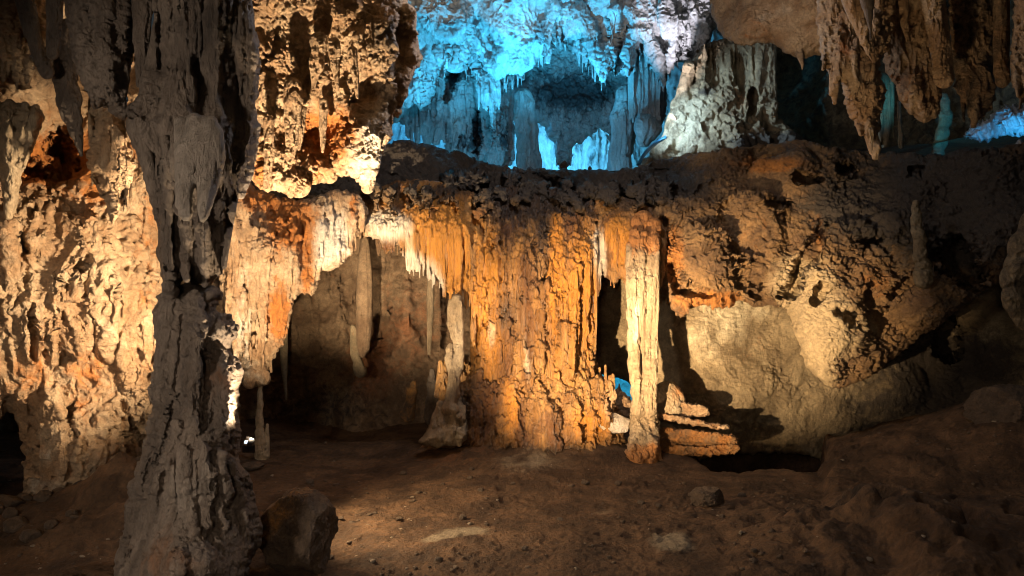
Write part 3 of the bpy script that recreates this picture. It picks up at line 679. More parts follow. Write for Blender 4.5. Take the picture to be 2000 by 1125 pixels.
# ================================================================== LEDGE (rock bridge)
def ledge():
    s = Solid((520, 250, 2200, 800), ctrl((560, 370, 15.0), (700, 420, 14.6), (900, 300, 17.8), (1100, 332, 18.5), (1300, 310, 18.5), (1000, 365, 15.9), (1200, 370, 15.9), (1000, 405, 14.9), (1200, 405, 14.8), (1000, 440, 14.4), (1200, 440, 14.3), (820, 375, 15.1), (1340, 420, 14.5), (1310, 500, 13.7), (1300, 450, 13.8), (1300, 560, 13.75), (1345, 590, 13.8), (1380, 545, 13.9), (1500, 300, 18.0), (1700, 300, 17.0), (1480, 450, 14.9), (1650, 480, 14.7),
                                          (1600, 600, 14.0), (1620, 680, 13.7), (1620, 740, 13.8), (1750, 620, 15.0), (1900, 560, 14.4), (1800, 400, 14.6), (1960, 300, 14.0), (1990, 480, 13.4), (2150, 450, 12.0), (820, 345, 15.6), (1560, 370, 15.6)), seed=15)
    s.poly([(545, 372), (600, 348), (690, 330), (735, 302), (762, 272), (800, 276), (850, 285), (905, 301), (960, 320), (1050, 330), (1120, 331), (1200, 334), (1235, 326), (1290, 311), (1400, 291), (1500, 283), (1560, 268), (1610, 286), (1700, 297), (1850, 301), (1900, 286), (1950, 290), (2000, 280), (2200, 262), (2200, 560), (2010, 530),
            (1960, 548), (1900, 587), (1800, 657), (1722, 724), (1660, 756), (1612, 757), (1578, 722), (1556, 662), (1540, 612), (1528, 596), (1470, 600), (1444, 586), (1424, 603), (1388, 598), (1352, 592), (1334, 626), (1310, 602), (1288, 572), (1230, 500), (1165, 480), (1000, 520), (920, 520), (880, 480), (800, 460), (745, 440), (700, 452), (640, 430), (590, 408)], R=34, T=.42, Tb=1.2, rag=(6, 20), cut=1)
    R = random.Random(16)
    # big lobes of the right half
    for ch in ([(1365, 500, 60), (1390, 540, 52)], [(1470, 420, 55), (1500, 500, 45)], [(1620, 560, 70), (1630, 660, 66), (1625, 715, 36)], [(1700, 540, 60), (1760, 590, 46)], [(1560, 340, 50), (1500, 345, 40)], [(1660, 470, 50), (1600, 500, 40)], [(1850, 560, 50), (1800, 610, 40)], [(1760, 460, 50), (1800, 480, 40)], [(1950, 480, 60), (1990, 440, 50)]):
        s.drip([(x, y, r) for x, y, r in ch], sink=.45, k=.22)
    # dark clefts are left between ribs
    for i in range(120):
        x = R.uniform(1290, 2000); y = R.uniform(330, 620); a = R.uniform(-.9, .5); l = R.uniform(15, 60); r = R.uniform(4, 13)
        if y > 560 and x > 1740: continue
        s.bump([(x, y, r * .6), (x + l * math.cos(a) * .5, y + l * math.sin(a) * -.5, r), (x + l * math.cos(a), y - l * math.sin(a), r * .5)], sink=R.uniform(.2, .6), k=.07)
    s.flutes(720, 1300, lambda x: np.interp(x, [720, 800, 900, 1100, 1300], [360, 370, 385, 400, 410]), 500, 90, (4, 10), (.3, .9), tip=.5, sink=.3)
    for i in range(60):
        x = R.uniform(700, 1330); y = R.uniform(330, 400); l = R.uniform(15, 50); r = R.uniform(4, 10)
        s.bump([(x, y, r * .5), (x + l * .5, y + R.uniform(0, 8), r), (x + l, y + R.uniform(2, 14), r * .5)], sink=.5, k=.07)
    # ragged lobes of the ledge lapping over the heads of the curtains
    for i in range(64):
        x = R.uniform(715, 1310); y = R.uniform(345, 388); l = R.uniform(8, 42) * R.random() ** .5; r = R.uniform(7, 17)
        yy = np.interp(y, [345, 388], [15.3, 14.35])
        s.drip([(x, y, r), (x + R.gauss(0, 5), y + l * .5, r * R.uniform(.6, 1)), (x + R.gauss(0, 7), y + l, r * .45)], sink=.45, k=.22, Y=lambda a, b, q=yy, y0=y: q - (float(b) - y0) * .010)
    s.flutes(1290, 1440, 545, lambda x: np.interp(x, [1290, 1335, 1352, 1388, 1424, 1440], [590, 632, 600, 605, 608, 590]), 26, (3, 7), (.3, .9), tip=.4)
    for ch, dp in (([(1535, 575, 16), (1580, 500, 20), (1612, 440, 12)], .8), ([(1560, 345, 12), (1600, 350, 10)], .7), ([(1640, 328, 10), (1665, 326, 8)], .7), ([(1780, 330, 9), (1800, 330, 7)], .5), ([(1690, 470, 20), (1720, 465, 14)], .6), ([(1640, 610, 14), (1665, 620, 18)], .6), ([(1310, 520, 12), (1330, 565, 18), (1390, 575, 10)], .5), ([(1300, 430, 10), (1292, 500, 12)], .5), ([(1590, 590, 10), (1610, 560, 14)], .5), ([(1860, 500, 40), (1900, 540, 30)], .8), ([(1780, 550, 16), (1740, 580, 12)], .4), ([(1500, 395, 8), (1540, 400, 10)], .35)):
        s.dent(ch, dp)
    s.drip(wob([(1575, 500, 6), (1600, 455, 9), (1612, 425, 5)], 77, .2, 3), sink=-.2, k=.05)
    s.stain((1000, 330, 270, 62, 2, 1.05), (780, 310, 60, 50, 2, .9), (640, 360, 70, 25, 2, .8), (1300, 360, 120, 40, 2, .55), (1150, 385, 120, 30, 2, .6), (1500, 320, 70, 16, 0, .9), (1580, 300, 120, 30, 2, .25), (1880, 400, 200, 150, 2, 1.0), (1650, 400, 110, 60, 2, .6), (1380, 500, 60, 50, 2, .25), (1390, 590, 60, 22, 0, 1.0),  # dark blobs at the upper right paint shade on the unlit end
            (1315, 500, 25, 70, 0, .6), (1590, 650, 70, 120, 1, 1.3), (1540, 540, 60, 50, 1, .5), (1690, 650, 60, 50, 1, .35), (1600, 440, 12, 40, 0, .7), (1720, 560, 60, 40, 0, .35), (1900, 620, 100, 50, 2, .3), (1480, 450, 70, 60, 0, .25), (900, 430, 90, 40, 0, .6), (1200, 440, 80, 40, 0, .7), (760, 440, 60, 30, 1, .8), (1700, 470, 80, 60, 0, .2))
    o = s.build('rock_ledge', 'bridge', lambda p: t_scale(p, .72, 1.35) + t_rough(p, .2, 2.4), None, (.12, .05, .12))
    tag(o, 'broad dark weathered rock ledge spanning the cave below the blue chamber', 'rock ledge')
ledge()

# ================================================================== ORANGE CURTAIN left of the central flowstone
s = Solid((685, 335, 945, 660), ctrl((700, 400, 15.0), (760, 370, 15.0), (830, 366, 15.0), (900, 380, 14.9), (930, 390, 14.8), (700, 440, 14.3), (760, 450, 14.1), (830, 430, 13.95), (900, 445, 13.8), (900, 600, 13.6), (820, 540, 14.0), pw=3.2), step=1.5, seed=17)
s.poly([(700, 430), (715, 390), (760, 352), (820, 348), (880, 362), (938, 378), (938, 480), (925, 520), (912, 560), (900, 575), (870, 570), (852, 545), (832, 525), (812, 515), (798, 520), (780, 480), (765, 485), (752, 498), (744, 470), (720, 462), (704, 468)], R=20, T=.22, Tb=.3, rag=(4, 12), cut=1)
hem2 = lambda x: np.interp(x, [700, 744, 750, 765, 780, 800, 830, 850, 870, 890, 905, 925, 938], [466, 470, 505, 500, 500, 540, 545, 570, 590, 640, 640, 580, 520])
s.flutes(795, 938, lambda x: 372 + (x - 795) * .12, hem2, 130, (2.5, 6.5), (.35, 1.0), sink=.2, tip=.4, jit=.35)
s.flutes(745, 870, 430, hem2, 46, (2.5, 5.5), (.4, 1.0), sink=.2, tip=.3, jit=.35)
s.flutes(705, 790, 385, 460, 26, (3, 6), (.4, .9), sink=.3, tip=.6)
s.stain((880, 370, 60, 18, 2, .6), (850, 440, 60, 80, 0, .55), (890, 540, 30, 80, 0, .6), (760, 440, 45, 40, 1, .9), (800, 520, 40, 30, 1, .8), (850, 560, 22, 30, 1, .6), (740, 400, 30, 15, 0, .4))
tag(s.build('flowstone_curtain', 'flow', lambda p: t_rib(p, .5, 1.6), None, (.3, .12, .1)), 'orange fringed flowstone curtain with a white underside left of the central flowstone', 'flowstone')

# ================================================================== CENTRAL FLOWSTONE
def central():
    e = empty('flowstone_column', 1040, 880, 13.6, 'massive orange fluted flowstone pillar in the middle, under the ledge', 'flowstone')
    s = Solid((890, 350, 1215, 800), ctrl((930, 385, 14.8), (1000, 382, 14.9), (1080, 388, 14.9), (1160, 390, 14.8), (960, 425, 14.1), (1060, 430, 14.0), (1150, 430, 14.0), (930, 500, 13.8), (1000, 500, 13.55), (1080, 600, 13.35), (1150, 500, 13.6), (1040, 720, 13.2), (940, 700, 13.6)), step=1.5, seed=18)
    s.poly([(918, 372), (990, 362), (1060, 366), (1130, 370), (1174, 392), (1168, 480), (1160, 540), (1162, 620), (1158, 680), (1172, 725), (1195, 790), (930, 790), (916, 722), (926, 690), (930, 640), (922, 560), (916, 500)], R=50, T=.5, rag=(4, 12), cut=1)
    s.flutes(920, 1165, lambda x: 412 + 10 * math.sin(x * .05), lambda x: 720 + 25 * math.sin(x * .07), 210, (2.5, 8), (.3, .95), sink=-.1, tip=.6, jit=.18, k=.018)
    R = random.Random(19)
    for i in range(70):
        x, y = R.uniform(930, 1160), R.uniform(540, 770); r = R.uniform(4, 11)
        s.bump([(x, y, r), (x + R.gauss(0, 3), y + R.uniform(8, 30), r * .7)], sink=.25, k=.06)
    for (x, y0, y1, r) in ((1082, 430, 640, 6), (1018, 470, 740, 9), (1052, 560, 720, 12), (940, 470, 690, 11), (1120, 450, 660, 13), (1140, 450, 680, 9), (1035, 690, 780, 18), (1105, 640, 760, 20), (970, 560, 700, 14)):
        s.drip(wob([(x, y0, r * .8), (x, (y0 + y1) / 2, r), (x + 3, y1, r * .8)], int(x), .2, 6), sink=-.05, k=.05)
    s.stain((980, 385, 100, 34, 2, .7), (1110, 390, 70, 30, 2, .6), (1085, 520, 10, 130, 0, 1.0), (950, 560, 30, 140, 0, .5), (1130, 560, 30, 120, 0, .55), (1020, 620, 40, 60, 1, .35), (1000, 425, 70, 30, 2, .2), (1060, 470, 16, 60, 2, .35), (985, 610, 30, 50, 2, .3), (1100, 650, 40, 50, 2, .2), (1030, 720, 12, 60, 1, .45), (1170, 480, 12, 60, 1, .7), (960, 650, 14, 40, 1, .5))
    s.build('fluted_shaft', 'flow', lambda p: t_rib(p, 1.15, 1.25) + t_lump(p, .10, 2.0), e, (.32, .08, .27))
    s = Solid((800, 690, 1250, 930), ctrl((850, 840, 13.5), (940, 705, 14.0), (1040, 705, 13.8), (1140, 705, 13.9), (1000, 760, 13.25), (1100, 760, 13.2), (1000, 810, 13.05), (1100, 810, 12.95), (1200, 820, 13.2), (1000, 860, 12.75), (1100, 860, 12.65), (1050, 905, 12.3), (900, 720, 14.0), (890, 800, 13.4)), step=1.6, seed=20)
    s.poly([(905, 712), (940, 700), (1000, 705), (1080, 700), (1150, 690), (1178, 735), (1192, 775), (1212, 800), (1218, 850), (1235, 880), (1240, 930), (815, 930), (826, 850), (850, 812), (870, 780), (882, 735)], R=60, T=.5, rag=(5, 14), cut=1)
    s.flutes(860, 1200, lambda x: 705, lambda x: 870, 110, (3, 9), (.25, .8), sink=.15, tip=.8)
    for i in range(110):
        x, y = R.uniform(850, 1220), R.uniform(720, 900); r = R.uniform(4, 12)
        s.bump([(x, y, r * .8), (x + R.gauss(0, 4), y + R.uniform(4, 22), r)], sink=.3, k=.06)
    for ch in ([(1045, 760, 16), (1065, 800, 24), (1075, 870, 26)], [(940, 740, 20), (935, 800, 18), (925, 860, 16)], [(1000, 730, 14), (1003, 850, 18)], [(1115, 780, 18), (1120, 850, 20)], [(1165, 750, 16), (1180, 820, 14)], [(890, 780, 14), (880, 850, 12)]):
        s.drip(wob(ch, int(ch[0][0]), .15, 4), sink=.0, k=.08)
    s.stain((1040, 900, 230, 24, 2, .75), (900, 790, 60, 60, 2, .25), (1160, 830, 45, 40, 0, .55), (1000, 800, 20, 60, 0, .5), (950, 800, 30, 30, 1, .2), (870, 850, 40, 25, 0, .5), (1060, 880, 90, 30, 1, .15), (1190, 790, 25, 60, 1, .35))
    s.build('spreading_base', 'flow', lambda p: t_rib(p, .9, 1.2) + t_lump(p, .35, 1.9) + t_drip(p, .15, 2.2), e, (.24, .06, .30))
central()

# slender pale column, left
s = Solid((800, 560, 935, 880), ctrl((890, 600, 13.5), (880, 800, 13.1)), step=1.4, seed=21)
for ch in ([(893, 585, 11), (890, 640, 10), (896, 690, 8), (889, 735, 10), (882, 790, 15), (868, 840, 18)], [(880, 675, 5), (877, 690, 8), (884, 740, 9), (874, 800, 12)], [(898, 590, 5), (901, 660, 6), (902, 720, 4)], [(880, 588, 4), (878, 625, 6), (884, 660, 4)], [(860, 790, 8), (846, 845, 12)], [(885, 800, 12), (884, 850, 14)]):
    s.drip(wob(ch, int(ch[0][0]), .18, 5), sink=0, Y=None, k=.05)
s.poly([(880, 752), (897, 752), (908, 800), (922, 872), (806, 874), (832, 842), (858, 808)], R=30, T=.28, rag=(3, 10), Y=ctrl((888, 755, 13.3), (870, 820, 13.0), (860, 870, 12.7)), k=.1)
for i in range(24):
    x, y = s.rnd.uniform(835, 910), s.rnd.uniform(790, 860)
    s.bump([(x, y, 5), (x - 2, y + s.rnd.uniform(8, 22), 6)], sink=.3, k=.06)
s.stain((855, 845, 40, 20, 0, .35), (850, 850, 60, 30, 2, .3))
tag(s.build('column', 'cream', lambda p: t_lump(p, .2, 2.8), None, (0, .2, .04)), 'slender pale knobbly column on the left flank of the central flowstone', 'column')

# curtain wisps between the trunk and the right column
s = Solid((1140, 370, 1310, 640), ctrl((1200, 390, 14.8), (1290, 420, 14.5), (1160, 390, 14.8), (1200, 440, 13.8), (1270, 490, 13.6), (1200, 560, 13.6), (1280, 560, 13.6)), step=1.4, seed=22)
s.poly([(1150, 385), (1200, 380), (1262, 395), (1305, 440), (1300, 540), (1285, 580), (1270, 560), (1240, 545), (1222, 560), (1212, 540), (1200, 560), (1190, 545), (1178, 540), (1170, 500)], R=16, T=.18, rag=(3, 9), cut=1)
hem3 = lambda x: np.interp(x, [1150, 1165, 1180, 1197, 1205, 1215, 1230, 1260, 1300], [640, 620, 520, 572, 560, 530, 580, 600, 560])
s.flutes(1152, 1300, 425, hem3, 66, (2.5, 6.5), (.4, 1.0), sink=.15, tip=.4, jit=.35)
s.stain((1230, 395, 80, 26, 2, .7), (1175, 500, 14, 70, 1, .8), (1205, 460, 30, 40, 0, .7), (1230, 520, 30, 40, 0, .35), (1275, 520, 20, 60, 1, .3))
tag(s.build('flowstone_curtain', 'flow', lambda p: t_flute(p, .35, 2.0), None, (.25, .1, 0)), 'short ragged orange curtain with hanging points above the small archway', 'flowstone')

# right column
e = empty('column', 1258, 900, 13.3, 'tall pale twin-stranded column standing right of the central flowstone', 'column')
s = Solid((1205, 405, 1310, 830), ctrl((1255, 425, 14.4), (1255, 480, 13.5), (1255, 560, 13.3), (1255, 800, 13.1)), step=1.4, seed=23)
for ch in ([(1256, 430, 20), (1250, 475, 17), (1244, 540, 14), (1236, 600, 11), (1234, 660, 9), (1240, 730, 11), (1247, 800, 17)], [(1278, 440, 15), (1275, 490, 12), (1270, 560, 10), (1265, 630, 8), (1269, 700, 11), (1270, 750, 12), (1270, 800, 14)], [(1230, 480, 8), (1228, 560, 6), (1231, 620, 4)], [(1262, 520, 8), (1256, 600, 7), (1250, 680, 6)], [(1284, 480, 5), (1278, 560, 4)]):
    s.drip(wob(ch, int(ch[0][0]), .22, 6), sink=0, k=.05)
s.flutes(1235, 1285, 470, 790, 30, (2, 5.5), (.3, .8), sink=.3, tip=.5)
s.stain((1260, 440, 50, 60, 0, 1.0), (1245, 640, 10, 80, 1, .5), (1250, 790, 30, 20, 0, .1))
s.build('twin_strands', 'cream', lambda p: t_flute(p, .38, 1.8) + t_lump(p, .2, 2.6), e, (.1, .1, 0))
s = Solid((1205, 770, 1315, 935), ctrl((1255, 800, 13.1), (1255, 900, 12.6)), step=1.4, seed=24)
s.poly([(1230, 792), (1282, 785), (1290, 850), (1292, 900), (1310, 935), (1205, 935), (1220, 890), (1230, 840)], R=30, T=.3, rag=(3, 8), cut=1)
R = random.Random(25)
for i in range(60):
    x, y = R.uniform(1230, 1285), R.uniform(790, 900); r = R.uniform(3, 7)
    s.bump([(x, y, r * .8), (x, y + R.uniform(3, 16), r)], sink=.2, k=.04)
s.stain((1260, 890, 40, 25, 0, .7))
s.build('knobbly_base', 'cream', lambda p: t_lump(p, .3, 2.4), e, (.25, 0, .08))

# ================================================================== STONES beside the right column
s = Solid((1265, 735, 1360, 830), ctrl((1300, 760, 13.8), (1310, 800, 13.55)), step=1.3, seed=61)
s.poly([(1270, 822), (1272, 768), (1285, 747), (1302, 743), (1318, 748), (1330, 760), (1338, 776), (1343, 800), (1341, 818)], R=30, T=.32, rag=(2.5, 10), cut=1)
s.stain((1325, 760, 16, 30, 0, .5), (1300, 800, 30, 30, 1, .2))
tag(s.build('boulder', 'cream', lambda p: t_rough(p, .35, 2.4), None, (.1, .1, 0)), 'rounded cream boulder on top of the slab pile', 'boulder')
s = Solid((1270, 780, 1400, 825), const(13.75), step=1.3, seed=26)
s.poly([(1278, 815), (1300, 800), (1330, 782), (1352, 790), (1368, 788), (1386, 796), (1386, 812), (1360, 815), (1330, 822)], R=4, T=.22, rag=(4, 8), cut=1)
tag(s.build('rock_slab', 'lime', lambda p: t_scale(p, .25, 2.6), None, (.3, .1, .05)), 'small broken slab lying behind the cream boulder', 'rock slab')
s = Solid((1265, 790, 1440, 855), const(13.5), step=1.3, seed=27)
s.poly([(1272, 805), (1300, 806), (1350, 818), (1400, 826), (1424, 830), (1426, 838), (1410, 842), (1360, 832), (1300, 822), (1272, 818)], R=3.5, T=.3, Tb=.5, rag=(4, 9), cut=1)
tag(s.build('rock_slab', 'lime', lambda p: t_scale(p, .4, 2.2), None, (.35, .0, .1)), 'thin slanting slab resting on the thick block', 'rock slab')
s = Solid((1260, 825, 1460, 905), const(13.35), step=1.3, seed=28)
s.poly([(1266, 836), (1330, 836), (1400, 846), (1438, 850), (1445, 858), (1444, 886), (1400, 890), (1330, 896), (1266, 896)], R=4.5, T=.3, Tb=.5, rag=(4.5, 11), cut=1)
s.dent([(1270, 862, 5), (1340, 868, 5), (1440, 868, 4)], .12)
tag(s.build('rock_slab', 'bridge', lambda p: t_scale(p, .55, 2.0), None, (.5, .1, .05)), 'thick layered brown block at the bottom of the slab pile', 'rock slab')
tag(rock('boulder', 1192, 846, 13.3, 74, 42, 60, 'cream', 12, 7, 6, base=(.05, .55, 0), rough=.5), 'white-faced block wedged between the two pillars', 'boulder')
s = Solid((1150, 745, 1245, 830), const(13.9), step=1.4, seed=29)
s.poly([(1158, 830), (1170, 790), (1188, 765), (1205, 762), (1209, 745), (1213, 762), (1228, 772), (1240, 790), (1245, 830)], R=22, T=.3, rag=(3, 9), cut=1)
tag(s.build('stalagmite', 'lime', lambda p: t_lump(p, .25, 2.5), None, (.2, .05, .1)), 'knobbly low stalagmite below the small blue opening', 'stalagmite')

# ================================================================== BACK WALLS
s = Solid((0, 60, 1010, 900), ctrl((0, 300, 15.5), (60, 700, 15.5), (300, 300, 18), (600, 200, 19), (450, 600, 17.0), (600, 500, 18.2), (700, 560, 18.6), (820, 560, 18.3), (950, 600, 18.6), (600, 760, 18.4), (800, 760, 18.0), (700, 860, 17.6)), step=2.2, seed=30)
s.poly([(0, 60), (640, 60), (690, 330), (720, 380), (1010, 380), (1010, 900), (0, 900)], R=20, T=.3, rag=None, cut=0)
for (x, y0, y1, r) in ((555, 560, 720, 14), (600, 590, 760, 26), (640, 540, 700, 30), (780, 560, 690, 36), (830, 540, 690, 20), (670, 620, 720, 20), (800, 600, 720, 22), (740, 540, 640, 24)):
    s.drip(wob([(x, y0, r * .7), (x, (y0 + y1) / 2, r), (x, y1, r * .6)], x, .2, 4), sink=.6, k=.15)
s.drip(wob([(720, 690, 22), (705, 730, 16), (690, 770, 12), (672, 800, 10)], 3, .2, 4), sink=.1, k=.1)
s.flutes(520, 880, 470, 700, 26, (4, 10), (.2, .6), sink=.4)
s.stain((720, 720, 40, 60, 0, .5), (800, 640, 60, 60, 0, .25), (640, 800, 200, 60, 2, .4), (560, 620, 40, 100, 1, .2))
tag(s.build('rock_wall', 'alcove', lambda p: t_wall(p, .9, 1.2) + t_rough(p, .4, 1.4), None, (.30, 0, .16)), 'brown lumpy back wall of the left alcove behind the curtains', 'rock wall')

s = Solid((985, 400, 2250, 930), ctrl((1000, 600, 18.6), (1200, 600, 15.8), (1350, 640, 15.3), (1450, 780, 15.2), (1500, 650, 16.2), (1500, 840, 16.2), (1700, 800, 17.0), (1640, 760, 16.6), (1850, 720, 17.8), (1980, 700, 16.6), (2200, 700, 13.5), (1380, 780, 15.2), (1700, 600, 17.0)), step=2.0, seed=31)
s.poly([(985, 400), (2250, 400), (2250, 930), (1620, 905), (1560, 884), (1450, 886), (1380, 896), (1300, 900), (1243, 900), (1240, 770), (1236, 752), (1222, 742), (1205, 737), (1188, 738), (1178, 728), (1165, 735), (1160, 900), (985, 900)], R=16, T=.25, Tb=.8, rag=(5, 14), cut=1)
for ch in ([(1600, 780, 60), (1640, 820, 50)], [(1760, 760, 60), (1700, 800, 50)], [(1880, 720, 50), (1840, 780, 50)]):
    s.drip(ch, sink=.85, k=.4)
s.dent([(1855, 640, 30), (1850, 680, 34)], 1.4)
s.stain((1400, 650, 110, 60, 1, .45), (1450, 600, 70, 30, 1, .3), (1440, 690, 30, 20, 0, .3), (1330, 600, 30, 20, 0, .3), (1480, 680, 20, 30, 0, .3), (1860, 730, 170, 110, 2, .85), (1680, 820, 90, 60, 2, .35), (1400, 800, 100, 40, 2, .15), (1220, 700, 60, 40, 2, .35))  # large dark blob at lower right stands in for failing light
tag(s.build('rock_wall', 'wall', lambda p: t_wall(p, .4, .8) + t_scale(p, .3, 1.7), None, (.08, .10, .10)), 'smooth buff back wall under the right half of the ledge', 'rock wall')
# rock seen through the small opening (lit blue)
s = Solid((1120, 690, 1290, 800), const(20.5), step=1.8, seed=32)
s.poly([(1125, 690), (1290, 690), (1290, 800), (1125, 800)], R=10, T=.3, rag=None, cut=0)
tag(s.build('rock_wall', 'blue', lambda p: t_rough(p, .5, 1.6), None), 'small patch of blue-lit rock seen through the opening beside the right column', 'rock wall')

# alcove formations
stal('stalactite', [(712, 470, 9), (712, 520, 15), (712, 580, 17), (711, 640, 16), (710, 680, 12), (708, 694, 6)], 17.2, 'torpedo-shaped brown stalactite hanging in the left alcove', 'alcove', lambda p: t_flute(p, .3, 1.4), None, (.1, 0, .1), amp=.04)
stal('stalactite', [(842, 520, 7), (840, 600, 7), (838, 690, 4)], 17.0, 'long pale rod-like stalactite at the right end of the alcove', 'cream', lambda p: t_flute(p, .2, 1.6), None, (0, 0, .1), amp=.08)
stal('stalactite', [(553, 640, 10), (555, 720, 6), (559, 780, 2)], 16.6, 'thin dim stalactite in the darkness left of the alcove', 'wall', lambda p: t_flute(p, .2, 1.6), None, (0, 0, .2), amp=.1)
stal('stalagmite', [(844, 724, 5), (845, 745, 9), (846, 770, 13), (846, 815, 18)], 15.6, 'small grey stacked stalagmite left of the slender pale column', 'grey', lambda p: t_lump(p, .2, 2.6), None, (0, .2, .1), amp=.22, cat='stalagmite')
stal('stalagmite', [(808, 748, 5), (804, 765, 11), (796, 810, 16)], 15.9, 'squat brown stalagmite beside the grey stacked one', 'boulder', lambda p: t_lump(p, .2, 2.6), None, (.5, 0, .1), amp=.2, cat='stalagmite')
stal('stalagmite', [(690, 640, 6), (694, 690, 10), (704, 725, 13)], 17.3, 'pinkish stump growing against the alcove wall under the torpedo stalactite', 'wall', lambda p: t_drip(p, .2, 2), None, (.3, .3, 0), amp=.2, cat='stalagmite')

# ================================================================== RIGHT SIDE
stal('stalagmite', [(1789, 398, 8), (1790, 440, 10), (1796, 480, 11), (1800, 510, 14), (1804, 545, 20)], 14.05, 'pale stalagmite post standing on the dark right part of the ledge', 'wall', lambda p: t_lump(p, .35, 2.2), None, (.15, .3, .1), amp=.28, cat='stalagmite')
stal('stalactite', [(2060, 380, 40), (2030, 440, 36), (2000, 500, 33), (1985, 545, 31), (1985, 590, 26), (1994, 628, 13), (1998, 640, 6)], 13.1, 'smooth brown lobe hanging at the right edge below the ledge', 'wall', lambda p: t_smooth(p, .45, 1.5) + t_drip(p, .3, 1.8), None, (.2, 0, .45), amp=.1)
tag(rock('boulder', 1965, 850, 12.2, 150, 100, 110, 'boulder', 31, 4, 6, base=(.22, 0, .25), rough=1.1), 'rounded dark brown boulder at the right edge on the mound', 'boulder')

# ================================================================== UPPER RIGHT CEILING FORMATIONS
s = Solid((1370, -90, 1640, 150), ctrl((1400, 0, 17.0), (1480, 40, 15.8), (1560, 80, 15.6), (1600, 0, 15.0)), step=1.6, seed=33)
s.poly([(1375, -90), (1384, 0), (1396, 50), (1416, 76), (1444, 90), (1480, 86), (1512, 84), (1532, 104), (1560, 114), (1600, 110), (1640, 100), (1640, -90)], R=45, T=.5, rag=(4, 18), cut=1)
s.drip([(1559, 100, 8), (1567, 125, 4), (1567, 135, 1.5)], sink=-.3)
s.stain((1470, 60, 60, 30, 0, .3), (1500, 20, 60, 40, 1, .3), (1400, 30, 30, 60, 2, .3), (1560, 90, 50, 20, 2, .2))
tag(s.build('hanging_rock', 'lime', lambda p: t_rough(p, .45, 1.5), None, (.1, .08, .05)), 'buff ceiling block hanging right of the blue chamber', 'hanging rock')

def cluster(name, box, Y, outline, nfl, label, seed, base, lo=8, mat='lime', tex=None, T=.4, stains=()):
    s = Solid(box, Y, 1.6, seed)
    s.poly(outline, R=34, T=T, rag=(5, 13), cut=1)
    R = random.Random(seed)
    for i in range(nfl):
        x = R.uniform(box[0] + 15, box[2] - 15); y = R.uniform(box[1] + 10, box[3] - 40); l = R.uniform(20, 80); r = R.uniform(4, 12)
        if s.sd[int(np.clip((y - s.y0) / s.st, 0, s.ny - 1)), int(np.clip((x - s.x0) / s.st, 0, s.nx - 1))] < 6: continue
        s.drip([(x, y, r * .6), (x + R.gauss(0, 3), y + l * .5, r), (x + R.gauss(0, 5), y + l, r * .45)], sink=.15, k=.06)
    s.stain(*stains)
    return tag(s.build(name, mat, tex or (lambda p: t_drip(p, .5, 1.7)), None, base), label, 'hanging rock', 'rock clusters hanging at the upper right')
cluster('hanging_rock', (1570, -90, 1760, 310), ctrl((1640, 0, 11.6), (1660, 150, 11.2), (1690, 250, 11.4)),
        [(1585, -90), (1594, 0), (1597, 72), (1608, 128), (1625, 150), (1645, 166), (1649, 208), (1668, 240), (1680, 267), (1693, 268), (1697, 262), (1700, 276), (1706, 274), (1718, 262), (1719, 224), (1734, 182), (1722, 150), (1716, 130), (1735, 90), (1750, 40), (1750, -90)], 40,
        'knobbly brown cluster with dripping lower points, left in the upper right ceiling', 34, (.22, .08, .06), stains=((1660, 190, 30, 30, 1, .3), (1650, 80, 20, 60, 0, .3)))
cluster('hanging_rock', (1715, -90, 1860, 260), ctrl((1780, 50, 12.6), (1790, 200, 12.4)),
        [(1722, -90), (1724, 110), (1730, 148), (1748, 160), (1752, 190), (1770, 216), (1790, 236), (1812, 243), (1832, 226), (1838, 180), (1850, 160), (1850, -90)], 22,
        'broad rough brown lobe between the dripping cluster and the smooth cylinder', 35, (.3, .0, .22))
cluster('hanging_rock', (1840, -90, 1970, 250), ctrl((1900, 50, 12.2), (1915, 200, 12.0)),
        [(1850, -90), (1856, 120), (1866, 150), (1862, 178), (1880, 196), (1900, 218), (1920, 237), (1936, 215), (1946, 180), (1948, 120), (1955, -90)], 22,
        'dark rough lobe right of the smooth cylinder at the upper right', 36, (.15, .0, .5))
cluster('hanging_rock', (1960, -90, 2200, 220), ctrl((2000, 50, 11.2), (2150, 100, 10.5)),
        [(1985, -90), (1978, 60), (1972, 110), (1974, 160), (1990, 196), (2008, 206), (2040, 190), (2120, 220), (2200, 150), (2200, -90)], 26,
        'brown hollowed lump at the right edge near the top corner', 37, (.15, .1, .3))
G3 = 'stalactites at the upper right'
stal('stalactite', [(1660, -60, 24), (1668, 0, 23), (1685, 60, 17), (1700, 100, 9), (1706, 119, 3)], 10.8, 'pointed leaning stalactite in front of the dripping cluster', 'lime', lambda p: t_flute(p, .4, 1.7) + t_drip(p, .35, 2.0), G3, (.1, .1, .2))
stal('stalactite', [(1690, -60, 20), (1692, -10, 16), (1697, 30, 8), (1699, 54, 3), (1700, 60, 1.6), (1700, 78, 1.4)], 10.4, 'thin dark stalactite ending in a straw at the top of the dripping cluster', 'grey', lambda p: t_smooth(p, .12, 2), G3, (0, 0, .35), amp=.05)
stal('stalactite', [(1818, -60, 26), (1822, 0, 24), (1832, 60, 22), (1840, 120, 21), (1843, 152, 21)], 11.6, 'smooth thick cylinder stalactite with a flat broken end', 'lime', lambda p: t_flute(p, .4, 1.7) + t_drip(p, .35, 2.0), G3, (.15, 0, .25), amp=.04)
stal('stalactite', [(1955, -60, 18), (1956, 60, 17), (1956, 140, 16), (1957, 158, 14)], 11.8, 'dim straight cylinder stalactite before the dark lobe near the right edge', 'lime', lambda p: t_flute(p, .4, 1.7) + t_drip(p, .35, 2.0), G3, (.1, 0, .5), amp=.05)
